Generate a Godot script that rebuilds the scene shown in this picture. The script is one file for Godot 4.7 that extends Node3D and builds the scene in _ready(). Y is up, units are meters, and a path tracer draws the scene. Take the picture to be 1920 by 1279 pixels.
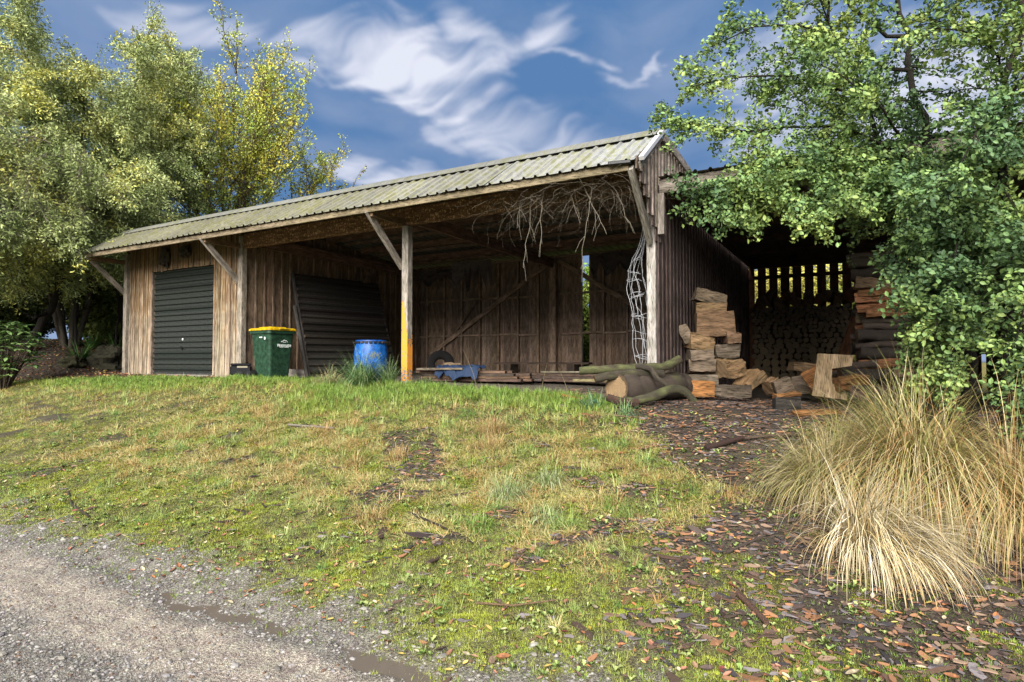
extends Node3D

# ---------------------------------------------------------------- mesh builder
class MB:
	var v := PackedVector3Array()
	var n := PackedVector3Array()
	var t := PackedVector2Array()
	var c := PackedColorArray()
	var i := PackedInt32Array()

	func vert(p: Vector3, nn: Vector3, uv: Vector2, col: Color) -> int:
		v.append(p); n.append(nn); t.append(uv); c.append(col)
		return v.size() - 1

	func tri_i(a: int, b: int, d: int) -> void:      # a b d counter-clockwise seen from outside
		i.append(a); i.append(d); i.append(b)

	func newell(pts: Array) -> Vector3:
		var s := Vector3.ZERO
		for j in range(1, pts.size() - 1): s += (pts[j] - pts[0]).cross(pts[j + 1] - pts[0])
		return s

	func face(pts: Array, col: Color, uvs: Array = []) -> void:   # flat polygon, counter-clockwise from outside
		var nn := newell(pts).normalized()
		var k := v.size()
		for j in pts.size():
			vert(pts[j], nn, uvs[j] if uvs.size() else Vector2(pts[j].x + pts[j].z, pts[j].y), col)
		for j in range(1, pts.size() - 1):
			tri_i(k, k + j, k + j + 1)

	func face_out(pts: Array, centre: Vector3, col: Color, uvs: Array = []) -> void:
		var nn := newell(pts)
		var m := Vector3.ZERO
		for p in pts: m += p
		if nn.dot(m / pts.size() - centre) < 0.0:
			pts.reverse()
			uvs.reverse()
		face(pts, col, uvs)

	func box(xf: Transform3D, s: Vector3, col: Color, ch := 0.0, uvo := Vector2.ZERO) -> void:
		var h := s * 0.5
		var long := s.max_axis_index()
		var cc := minf(ch, minf(h.x, minf(h.y, h.z)) * 0.8)
		var polys := []
		for ax in 3:
			var b := (ax + 1) % 3
			var d := (ax + 2) % 3
			for sg in [-1.0, 1.0]:
				var q := []
				for e in [[-1.0, -1.0], [1.0, -1.0], [1.0, 1.0], [-1.0, 1.0]]:
					var p := Vector3.ZERO
					p[ax] = sg * h[ax]; p[b] = e[0] * (h[b] - cc); p[d] = e[1] * (h[d] - cc)
					q.append(p)
				polys.append(q)
			if cc > 0.0:
				for s1 in [-1.0, 1.0]:
					for s2 in [-1.0, 1.0]:
						var q := []
						for e in [-1.0, 1.0]:
							var p := Vector3.ZERO
							p[b] = s1 * h[b]; p[d] = s2 * (h[d] - cc); p[ax] = e * (h[ax] - cc)
							q.append(p)
						for e in [1.0, -1.0]:
							var p := Vector3.ZERO
							p[b] = s1 * (h[b] - cc); p[d] = s2 * h[d]; p[ax] = e * (h[ax] - cc)
							q.append(p)
						polys.append(q)
		if cc > 0.0:
			for a in [-1.0, 1.0]:
				for b in [-1.0, 1.0]:
					for d in [-1.0, 1.0]:
						polys.append([Vector3(a * h.x, b * (h.y - cc), d * (h.z - cc)), Vector3(a * (h.x - cc), b * h.y, d * (h.z - cc)), Vector3(a * (h.x - cc), b * (h.y - cc), d * h.z)])
		for q in polys:
			var nn: Vector3 = (q[1] - q[0]).cross(q[2] - q[0])
			var ax := nn.abs().max_axis_index()
			var ua := (long + 1) % 3
			if ua == ax: ua = (long + 2) % 3
			var uvs := []
			var w := []
			for p in q:
				uvs.append(Vector2(p[ua] + h[ua] * (1 + ax), p[long] if ax != long else p[(long + 2) % 3]) + uvo)
				w.append(xf * p)
			face_out(w, xf.origin, col, uvs)

	func tube(pts: Array, rad: Array, sides: int, col: Color, caps := true, uvo := Vector2.ZERO, cap_col := Color(-1, 0, 0)) -> void:
		var k0 := v.size()
		var up := Vector3.UP
		var along := 0.0
		var nrm := Vector3.ZERO
		for j in pts.size():
			var a: Vector3 = pts[maxi(0, j - 1)]
			var b: Vector3 = pts[mini(pts.size() - 1, j + 1)]
			var tg := (b - a).normalized()
			if j == 0:
				nrm = tg.cross(up if absf(tg.y) < 0.9 else Vector3.RIGHT).normalized()
			else:
				nrm = (nrm - tg * nrm.dot(tg)).normalized()
				along += pts[j].distance_to(pts[j - 1])
			var bn := tg.cross(nrm)
			for s in sides + 1:
				var an := TAU * s / sides
				var d := nrm * cos(an) + bn * sin(an)
				vert(pts[j] + d * rad[j], d, Vector2(rad[0] * an, along) + uvo, col)
		for j in pts.size() - 1:
			for s in sides:
				var a := k0 + j * (sides + 1) + s
				var b := a + sides + 1
				tri_i(a, a + 1, b + 1)
				tri_i(a, b + 1, b)
		if caps:
			var cl := col if cap_col.r < 0.0 else cap_col
			for e in [0, pts.size() - 1]:
				var q := []
				var uv := []
				for s in sides:
					q.append(v[k0 + e * (sides + 1) + s])
					var an := TAU * s / sides
					uv.append(Vector2(0.5 + 0.5 * cos(an), 0.5 + 0.5 * sin(an)))
				if e == 0:
					q.reverse(); uv.reverse()
				var tg2: Vector3 = (pts[1] - pts[0]) if e == 0 else (pts[e] - pts[e - 1])
				face_out(q, pts[e] + (tg2 if e == 0 else -tg2), cl, uv)

	func lathe(prof: Array, sides: int, col: Color) -> void:     # prof: Vector2(radius, y) from bottom to top
		var k0 := v.size()
		for j in prof.size():
			var a: Vector2 = prof[maxi(0, j - 1)]
			var b: Vector2 = prof[mini(prof.size() - 1, j + 1)]
			var sl := (b - a).normalized()
			for s in sides + 1:
				var an := TAU * s / sides
				var d := Vector3(cos(an), 0, sin(an))
				vert(d * prof[j].x + Vector3.UP * prof[j].y, (d * sl.y - Vector3.UP * sl.x).normalized(), Vector2(float(s) / sides, prof[j].y), col)
		for j in prof.size() - 1:
			for s in sides:
				var a := k0 + j * (sides + 1) + s
				var b := a + sides + 1
				tri_i(a, b + 1, a + 1)
				tri_i(a, b, b + 1)

	func mesh(m: Material) -> ArrayMesh:
		var arr := []
		arr.resize(Mesh.ARRAY_MAX)
		arr[Mesh.ARRAY_VERTEX] = v; arr[Mesh.ARRAY_NORMAL] = n; arr[Mesh.ARRAY_TEX_UV] = t
		arr[Mesh.ARRAY_COLOR] = c; arr[Mesh.ARRAY_INDEX] = i
		var am := ArrayMesh.new()
		am.add_surface_from_arrays(Mesh.PRIMITIVE_TRIANGLES, arr)
		am.surface_set_material(0, m)
		return am

# ---------------------------------------------------------------- scene helpers
var names := {}
var rng := RandomNumberGenerator.new()
var M := {}
var nz := {}

func numbered(called: String) -> String:
	names[called] = names.get(called, -1) + 1
	return called if names[called] == 0 else "%s_%03d" % [called, names[called]]

func tag(o: Node, label: String, category := "", group := "", kind := "") -> void:
	if label: o.set_meta("label", label)
	if category: o.set_meta("category", category)
	if group: o.set_meta("group", group)
	if kind: o.set_meta("kind", kind)

func thing(called: String, label: String, category: String, at := Vector3.ZERO, turn := 0.0, group := "") -> Node3D:
	var o := Node3D.new()
	o.name = numbered(called)
	add_child(o)
	o.position = at
	o.rotation.y = turn
	tag(o, label, category, group)
	return o

func single(called: String, mb: MB, m: Material, label: String, category: String, at := Vector3.ZERO, group := "") -> MeshInstance3D:
	var o := MeshInstance3D.new()
	o.name = numbered(called)
	o.mesh = mb.mesh(m)
	add_child(o)
	o.position = at
	tag(o, label, category, group)
	return o

func part(called: String, mb: MB, m: Material, parent: Node3D) -> MeshInstance3D:
	var o := MeshInstance3D.new()
	o.name = called
	o.mesh = mb.mesh(m)
	parent.add_child(o, true)
	return o

func holder(called: String, parent: Node3D) -> Node3D:
	var o := Node3D.new()
	o.name = called
	parent.add_child(o, true)
	return o

func bar(a: Vector3, b: Vector3, w: float, h: float) -> Transform3D:      # a box from a to b, width w, height h: use with Vector3(w, h, length)
	var z := (b - a).normalized()
	var x := Vector3.UP.cross(z)
	x = x.normalized() if x.length() > 0.01 else Vector3.RIGHT
	return Transform3D(Basis(x, z.cross(x), z), (a + b) * 0.5)

func beam(called: String, a: Vector3, b: Vector3, w: float, h: float, col: Color, m: Material, parent: Node3D, ch := 0.004) -> MeshInstance3D:
	var mb := MB.new()
	mb.box(bar(a, b, w, h), Vector3(w, h, a.distance_to(b)), col, ch, Vector2(rng.randf(), rng.randf() * 3))
	return part(called, mb, m, parent)

func slab(called: String, centre: Vector3, s: Vector3, col: Color, m: Material, parent: Node3D, ch := 0.003, uv := Vector2(-1, -1)) -> MeshInstance3D:
	var mb := MB.new()
	mb.box(Transform3D(Basis(), centre), s, col, ch, uv if uv.x >= 0 else Vector2(rng.randf(), rng.randf() * 3))
	return part(called, mb, m, parent)

func vary(c: Color, a: float) -> Color:
	var k := 1.0 + rng.randf_range(-a, a)
	return Color(c.r * k * rng.randf_range(0.95, 1.05), c.g * k, c.b * k * rng.randf_range(0.93, 1.07))

func noise(s: int, f: float, oct := 3) -> FastNoiseLite:
	var q := FastNoiseLite.new()
	q.seed = s; q.frequency = f; q.fractal_octaves = oct
	q.noise_type = FastNoiseLite.TYPE_SIMPLEX_SMOOTH
	return q

func layer(w: int, h: int, sd: int, f: float, oct := 3, full_w := 0, full_h := 0) -> PackedByteArray:   # seamless grey noise, stretched to full_w x full_h
	var im := noise(sd, f, oct).get_seamless_image(w, h)
	if full_w: im.resize(full_w, full_h, Image.INTERPOLATE_CUBIC)
	im.convert(Image.FORMAT_L8)
	return im.get_data()

func tex_from(w: int, h: int, data: PackedByteArray) -> ImageTexture:
	return ImageTexture.create_from_image(Image.create_from_data(w, h, false, Image.FORMAT_RGB8, data))

func grey_tex(w: int, h: int, data: PackedByteArray) -> ImageTexture:
	return ImageTexture.create_from_image(Image.create_from_data(w, h, false, Image.FORMAT_L8, data))

func smat(rough: float, tex: Texture2D = null, scale := Vector3.ONE, vc := true) -> StandardMaterial3D:
	var m := StandardMaterial3D.new()
	m.roughness = rough
	m.vertex_color_use_as_albedo = vc
	m.cull_mode = BaseMaterial3D.CULL_DISABLED
	m.metallic_specular = 0.4
	if tex:
		m.albedo_texture = tex
		m.uv1_scale = scale
	return m

func b8(x: float) -> int:
	return clampi(int(x * 255.0), 0, 255)

# ---------------------------------------------------------------- terrain
func ss(x: float) -> float:
	x = clampf(x, 0.0, 1.0)
	return x * x * (3.0 - 2.0 * x)

func gh(x: float, z: float) -> float:
	var t := clampf((6.3 - z) / 6.0, 0.0, 1.0)
	var h := -1.15 * (1.0 - (0.55 * t + 0.45 * ss(t)))
	h += ss((6.6 - z) / 3.0) * (0.011 * clampf(-4.5 - x, 0.0, 30.0) - 0.033 * clampf(x + 4.5, 0.0, 8.0))
	h += 0.9 * ss((-14.0 - x) / 4.0) * ss((2.0 - z) / 2.5)
	h += 0.055 * clampf(-11.0 - z, 0.0, 200.0) * ss((2.0 - x) / 12.0)
	var lawn := ss((z + 0.2) / 1.0) * ss((6.4 - z) / 0.8)
	h += lawn * (0.05 * nz.mid.get_noise_2d(x, z) + 0.022 * nz.fine.get_noise_2d(x, z))
	# track: ridge of loose gravel, packed wheel path, water-filled rut
	var on := ss((z - 5.6) / 0.7)
	var wob: float = 0.12 * nz.mid.get_noise_2d(x * 0.6, 40.0)
	h += on * (0.016 * nz.fine.get_noise_2d(x * 0.35, z) + 0.010 * nz.fine.get_noise_2d(x, z) + 0.03 * ss((z - 6.75 - wob) / 0.5))
	h -= (0.03 + 0.03 * nz.fine.get_noise_2d(x * 0.5, z * 1.2 + 9.0)) * exp(-pow((z - 6.05 - wob - 0.04 * (x + 0.5)) / 0.13, 2.0)) * ss((x + 3.2) / 0.8) * ss((3.2 - x) / 0.8)
	return h

func mulch_edge(z: float) -> float:
	return -1.3 + 0.72 * clampf(z, -1.0, 3.1) + 0.25 * maxf(0.0, z - 3.1)

# weights: x gravel, y bare soil or mulch, z moss, w lush grass
func cover(x: float, z: float) -> Vector4:
	var a: float = nz.low.get_noise_2d(x, z)
	var b: float = nz.mid.get_noise_2d(x, z)
	var gravel := ss((z - 5.25 + 0.4 * a + 0.3 * b + 0.3 * nz.fine.get_noise_2d(x, z)) / 0.85)
	if z > 8.9: gravel = 1.0
	var soil := ss((x - mulch_edge(z) + 0.25 + 0.8 * a + 0.6 * b + 0.3 * nz.fine.get_noise_2d(x, z)) / 1.1)
	soil = maxf(soil, ss((0.35 - z + 0.25 * b) / 0.25) * ss((x + 9.2) / 0.4))
	soil = maxf(soil, ss((-8.7 - x) / 0.6) * ss((0.75 + 0.28 * clampf(-11.0 - x, 0.0, 5.0) - z + 0.2 * b) / 0.25))
	if z < -8.0: soil = 0.0
	var bare := ss((b + 0.35 * nz.fine.get_noise_2d(x, z) + 0.4 * a - 0.25) / 0.2) * 0.8 * ss((z - 1.6) / 1.2)
	soil = maxf(soil, bare)
	var moss := ss((nz.moss.get_noise_2d(x, z) + 0.05) / 0.25) * (0.25 + 0.75 * ss((z - 2.6) / 1.4)) * ss((x + 13.0) / 4.0)
	var lush := ss((2.1 - z + 0.9 * a) / 1.4)
	return Vector4(gravel, soil * (1.0 - gravel), moss, lush)

func ground_colour(x: float, z: float) -> Color:
	var w := cover(x, z)
	var b: float = nz.fine.get_noise_2d(x, z)
	var f: float = nz.tiny.get_noise_2d(x, z)
	var a: float = nz.low.get_noise_2d(x, z)
	var green := Color(0.13, 0.175, 0.035)
	var straw := Color(0.31, 0.29, 0.115)
	var mossc := Color(0.29, 0.32, 0.03)
	var soil := Color(0.105, 0.082, 0.062)
	var grav := Color(0.37, 0.36, 0.335)
	var tan_ := Color(0.72, 0.66, 0.575)
	var c := straw.lerp(green, clampf(w.w * 0.75 + 0.5 * b + 0.32, 0.0, 1.0))
	c = c.lerp(soil, 0.6 * ss(0.45 + f * 1.4))
	c = c.lerp(soil.lerp(Color(0.17, 0.15, 0.125), ss(0.3 + a + 0.5 * b) * 0.55), w.y)
	if x > -13.4 and z < 0.2 and z > -6.2 and x < 0.0: c = c.lerp(Color(0.30, 0.265, 0.225), 0.8)
	var mk := w.z * ss(0.55 + 0.9 * b + 0.6 * f) * (1.0 - 0.45 * w.y) * (1.0 - 0.8 * w.x)
	c = c.lerp(mossc.lerp(Color(0.20, 0.24, 0.03), ss(0.5 + f)), mk)
	var wob: float = 0.12 * nz.mid.get_noise_2d(x * 0.6, 40.0)
	var path := ss((z - 6.15 - wob + 0.12 * b) / 0.2) * ss((6.85 + wob - z + 0.2 * b) / 0.25)
	var g := grav.lerp(tan_, maxf(path * 0.95, 0.3 * ss(b))).lerp(Color(0.26, 0.25, 0.24), 0.3 * ss(f + 0.4))
	c = c.lerp(g, w.x)
	if z < -9.0: c = c.lerp(Color(0.30, 0.27, 0.06), ss((-9.0 - z) / 4.0))
	if z > 9.5: c = grav.lerp(green, ss((z - 11.0) / 1.5))
	return Color(c.r * (1.0 + 0.35 * f), c.g * (1.0 + 0.35 * f), c.b * (1.0 + 0.35 * f))

func lines(stops: Array) -> PackedFloat32Array:     # [from, step, to, step, to ...]
	var out := PackedFloat32Array()
	var p: float = stops[0]
	var k := 1
	while k < stops.size():
		var to: float = stops[k + 1]
		while p < to - 0.0001:
			out.append(p)
			p += stops[k]
		p = to
		k += 2
	out.append(p)
	return out

func build_ground() -> void:
	var xs := lines([-400.0, 60.0, -40.0, 2.0, -18.0, 0.12, -9.0, 0.06, -4.0, 0.035, 4.6, 0.15, 9.0, 4.0, 40.0, 60.0, 400.0])
	var zs := lines([-400.0, 60.0, -40.0, 1.5, -9.0, 0.25, -0.6, 0.06, 2.0, 0.035, 7.6, 0.12, 10.0, 3.0, 40.0, 60.0, 400.0])
	var mb := MB.new()
	var nx := xs.size()
	for z in zs:
		for x in xs:
			mb.v.append(Vector3(x, gh(x, z), z))
			mb.t.append(Vector2(x, z))
			mb.c.append(ground_colour(x, z))
	mb.n.resize(mb.v.size())
	for r in zs.size():
		for q in nx:
			var k := r * nx + q
			var a: Vector3 = mb.v[r * nx + mini(nx - 1, q + 1)] - mb.v[r * nx + maxi(0, q - 1)]
			var b: Vector3 = mb.v[mini(zs.size() - 1, r + 1) * nx + q] - mb.v[maxi(0, r - 1) * nx + q]
			mb.n[k] = b.cross(a).normalized()
	for r in zs.size() - 1:
		for q in nx - 1:
			var k := r * nx + q
			mb.tri_i(k, k + nx, k + nx + 1)
			mb.tri_i(k, k + nx + 1, k + 1)
	var o := MeshInstance3D.new()
	o.name = numbered("ground")
	o.mesh = mb.mesh(M.ground)
	add_child(o)
	tag(o, "mossy grass bank rising from gravel track to shed", "ground", "", "structure")
	# water standing in the rut of the track
	var w := MB.new()
	w.face([Vector3(-3.0, -1.166, 6.5), Vector3(2.9, -1.166, 6.5), Vector3(2.9, -1.166, 5.75), Vector3(-3.0, -1.166, 5.75)], Color(0.12, 0.10, 0.08))
	var p := MeshInstance3D.new()
	p.name = numbered("puddle")
	p.mesh = w.mesh(M.water)
	add_child(p)
	tag(p, "shallow muddy puddle in the rut at track edge", "water", "", "structure")

# ---------------------------------------------------------------- materials
func build_materials() -> void:
	# wood grain: u 0.5 m, v 2 m; a light multiplier, tints come from vertex colours
	var W := 512; var H := 1024
	var g1 := layer(512, 32, 11, 0.035, 4, W, H)
	var g2 := layer(512, 128, 12, 0.11, 2, W, H)
	var g3 := layer(128, 128, 13, 0.03, 3, W, H)
	var d := PackedByteArray(); d.resize(W * H * 3)
	var bump := PackedByteArray(); bump.resize(W * H)
	for k in W * H:
		var a := g1[k] / 255.0
		var b := g2[k] / 255.0
		var c := g3[k] / 255.0
		var ring := 0.5 + 0.5 * sin(a * 34.0 + c * 3.0)
		var val := 0.62 + 0.20 * ring + 0.22 * (b - 0.5) + 0.38 * (c - 0.5)
		var dark := ss((0.34 - b) / 0.1) * 0.25
		val -= dark
		d[k * 3] = b8(val); d[k * 3 + 1] = b8(val * (0.98 - 0.03 * ring)); d[k * 3 + 2] = b8(val * (0.95 - 0.07 * (1.0 - c)))
		bump[k] = b8(0.45 + 0.25 * ring + 0.4 * (b - 0.5) - dark)
	# knots
	var kr := RandomNumberGenerator.new(); kr.seed = 5
	for q in 9:
		var kx := kr.randi_range(20, W - 20); var ky := kr.randi_range(30, H - 30)
		for dy in range(-16, 17):
			for dx in range(-9, 10):
				var e := sqrt(dx * dx / 40.0 + dy * dy / 90.0)
				if e < 1.4:
					var k := (ky + dy) * W + kx + dx
					var f := lerpf(0.5, 1.0, ss(e / 1.4))
					for ch in 3: d[k * 3 + ch] = int(d[k * 3 + ch] * f)
	var t_wood := tex_from(W, H, d)
	var t_wood_b := grey_tex(W, H, bump)
	M.wood = smat(0.8, t_wood, Vector3(2, 0.5, 1))
	M.wood.heightmap_enabled = true; M.wood.heightmap_texture = t_wood_b; M.wood.heightmap_scale = 0.4
	# bleached front boards: grey raw fibre climbing from the foot in ragged streaks (v 0 = foot, 3.2 m tall)
	var sd := d.duplicate()
	var st := layer(512, 64, 21, 0.05, 4, W, H)
	var st2 := layer(256, 256, 22, 0.03, 4, W, H)
	for y in H:
		var up := 1.0 - float(y) / H     # image row 0 is v 0: the head of the board
		for x in W:
			var k := y * W + x
			var s := st[k] / 255.0 * 1.1 + st2[k] / 255.0 * 0.7 - 0.5
			var bl := ss((0.62 - up + (s - 0.4) * 1.05) / 0.28)
			var lum := (d[k * 3] + d[k * 3 + 1] + d[k * 3 + 2]) / 765.0
			sd[k * 3] = b8(lerpf(d[k * 3] / 255.0 * 0.86, lum * 1.12, bl))
			sd[k * 3 + 1] = b8(lerpf(d[k * 3 + 1] / 255.0 * 0.74, lum * 1.07, bl))
			sd[k * 3 + 2] = b8(lerpf(d[k * 3 + 2] / 255.0 * 0.58, lum * 0.99, bl))
	M.front_wood = smat(0.85, tex_from(W, H, sd), Vector3(2, -1.0 / 3.4, 1))
	# stained beam: dark red brown with pale drips
	var bd := d.duplicate()
	var dr := layer(64, 512, 31, 0.09, 2, W, H)
	for k in W * H:
		var m := ss((dr[k] / 255.0 - 0.60) / 0.05) * ss((st2[k] / 255.0 - 0.42) / 0.12)
		bd[k * 3] = b8(d[k * 3] / 255.0 * lerpf(0.8, 1.45, m))
		bd[k * 3 + 1] = b8(d[k * 3 + 1] / 255.0 * lerpf(0.72, 1.4, m))
		bd[k * 3 + 2] = b8(d[k * 3 + 2] / 255.0 * lerpf(0.64, 1.2, m))
	M.stain = smat(0.8, tex_from(W, H, bd), Vector3(2, 0.5, 1))
	# roofing: zinc with lichen, u along ridge 2 m, v down the slope 1 m
	var l1 := layer(512, 512, 41, 0.012, 5)
	var l2 := layer(512, 40, 42, 0.05, 4, 512, 512)
	var l3 := layer(512, 512, 43, 0.09, 3)
	var rd := PackedByteArray(); rd.resize(512 * 512 * 3)
	for k in 512 * 512:
		var a := l1[k] / 255.0; var b := l2[k] / 255.0; var c := l3[k] / 255.0
		var base := 0.62 + 0.25 * (b - 0.5) + 0.15 * (c - 0.5)
		var li := ss((a * 0.3 + b * 0.8 + 0.2 * c - 0.60) / 0.3) * 0.7
		var spot := ss((c - 0.68) / 0.06) * 0.5
		rd[k * 3] = b8(lerpf(base, 0.50, li) + spot * 0.1)
		rd[k * 3 + 1] = b8(lerpf(base, 0.50, li) + spot * 0.12)
		rd[k * 3 + 2] = b8(lerpf(base * 0.98, 0.35, li) - spot * 0.05)
	M.roof = smat(0.62, tex_from(512, 512, rd), Vector3(0.5, 0.9, 1))
	# blotchy multiplier for everything else
	var bl := PackedByteArray(); bl.resize(512 * 512 * 3)
	var blh := PackedByteArray(); blh.resize(512 * 512)
	var l4 := layer(512, 512, 44, 0.03, 5)
	for k in 512 * 512:
		var val := 0.72 + 0.45 * (l4[k] / 255.0 - 0.5) + 0.35 * (l3[k] / 255.0 - 0.5)
		bl[k * 3] = b8(val); bl[k * 3 + 1] = b8(val * 0.99); bl[k * 3 + 2] = b8(val * 0.96)
		blh[k] = b8(0.5 + 0.6 * (l4[k] / 255.0 - 0.5) + 0.6 * (l3[k] / 255.0 - 0.5))
	var t_blotch := tex_from(512, 512, bl)
	var t_blotch_b := grey_tex(512, 512, blh)
	M.blotch = smat(0.8, t_blotch, Vector3(1.5, 1.5, 1.5))
	M.blotch.uv1_triplanar = true
	M.bark = smat(0.9, t_blotch, Vector3(4, 4, 4))
	M.bark.uv1_triplanar = true
	M.bark.heightmap_enabled = true; M.bark.heightmap_texture = t_blotch_b; M.bark.heightmap_scale = 2.0
	M.metal = smat(0.42, t_blotch, Vector3(1.2, 1.2, 1.2))
	M.metal.uv1_triplanar = true
	M.galv = smat(0.5, null); M.galv.metallic = 0.3
	M.plastic = smat(0.42, t_blotch, Vector3(0.6, 0.6, 0.6))
	M.plastic.uv1_triplanar = true
	M.paint = smat(0.6)
	M.cloth = smat(0.75, t_blotch, Vector3(3, 3, 3)); M.cloth.uv1_triplanar = true
	# cut wood: growth rings on ends (uv 0..1)
	var ed := PackedByteArray(); ed.resize(256 * 256 * 3)
	var en := noise(51, 0.02, 3)
	for y in 256:
		for x in 256:
			var dx := (x - 120) / 128.0; var dy := (y - 134) / 128.0
			var r := sqrt(dx * dx + dy * dy) + 0.09 * en.get_noise_2d(x, y)
			var an := atan2(dy, dx)
			var val := 0.78 + 0.13 * sin(r * 60.0) + 0.12 * en.get_noise_2d(x * 5.0, y * 5.0)
			var crack := ss((en.get_noise_2d(an * 60.0, 7.0) - 0.42) / 0.1) * ss((r - 0.1) / 0.3)
			val -= 0.35 * crack
			if r > 0.86: val *= 0.6
			var k := (y * 256 + x) * 3
			ed[k] = b8(val); ed[k + 1] = b8(val * 0.93); ed[k + 2] = b8(val * 0.8)
	M.cut = smat(0.85, tex_from(256, 256, ed))
	# ground: fine grit, tiled at two scales
	var gd := PackedByteArray(); gd.resize(1024 * 1024 * 3)
	var gb := PackedByteArray(); gb.resize(1024 * 1024)
	var q1 := layer(1024, 1024, 61, 0.05, 4)
	var q2 := layer(1024, 1024, 62, 0.16, 2)
	var q3 := layer(1024, 1024, 63, 0.009, 3)
	for k in 1024 * 1024:
		var a := q1[k] / 255.0; var b := q2[k] / 255.0; var c := q3[k] / 255.0
		var val := 0.70 + 0.55 * (a - 0.5) + 0.45 * (b - 0.5) + 0.18 * (c - 0.5)
		gd[k * 3] = b8(val); gd[k * 3 + 1] = b8(val * (0.97 + 0.06 * (c - 0.5))); gd[k * 3 + 2] = b8(val * (0.93 + 0.12 * (b - 0.5)))
		gb[k] = b8(0.5 + 0.6 * (a - 0.5) + 0.7 * (b - 0.5))
	M.ground = smat(0.9, tex_from(1024, 1024, gd), Vector3(0.83, 0.83, 1))
	M.ground.heightmap_enabled = true; M.ground.heightmap_texture = grey_tex(1024, 1024, gb); M.ground.heightmap_scale = 1.6
	M.water = smat(0.06); M.water.metallic_specular = 0.5
	M.grass = smat(0.6); M.grass.backlight = Color(0.35, 0.4, 0.2)
	M.leaf = smat(0.55); M.leaf.backlight = Color(0.75, 0.85, 0.3)
	M.leaf_far = smat(0.5); M.leaf_far.backlight = Color(0.8, 0.85, 0.35)
	M.litter = smat(0.7)
	M.stone = smat(0.7, t_blotch, Vector3(6, 6, 6)); M.stone.uv1_triplanar = true
	M.dark = smat(0.9)

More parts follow.
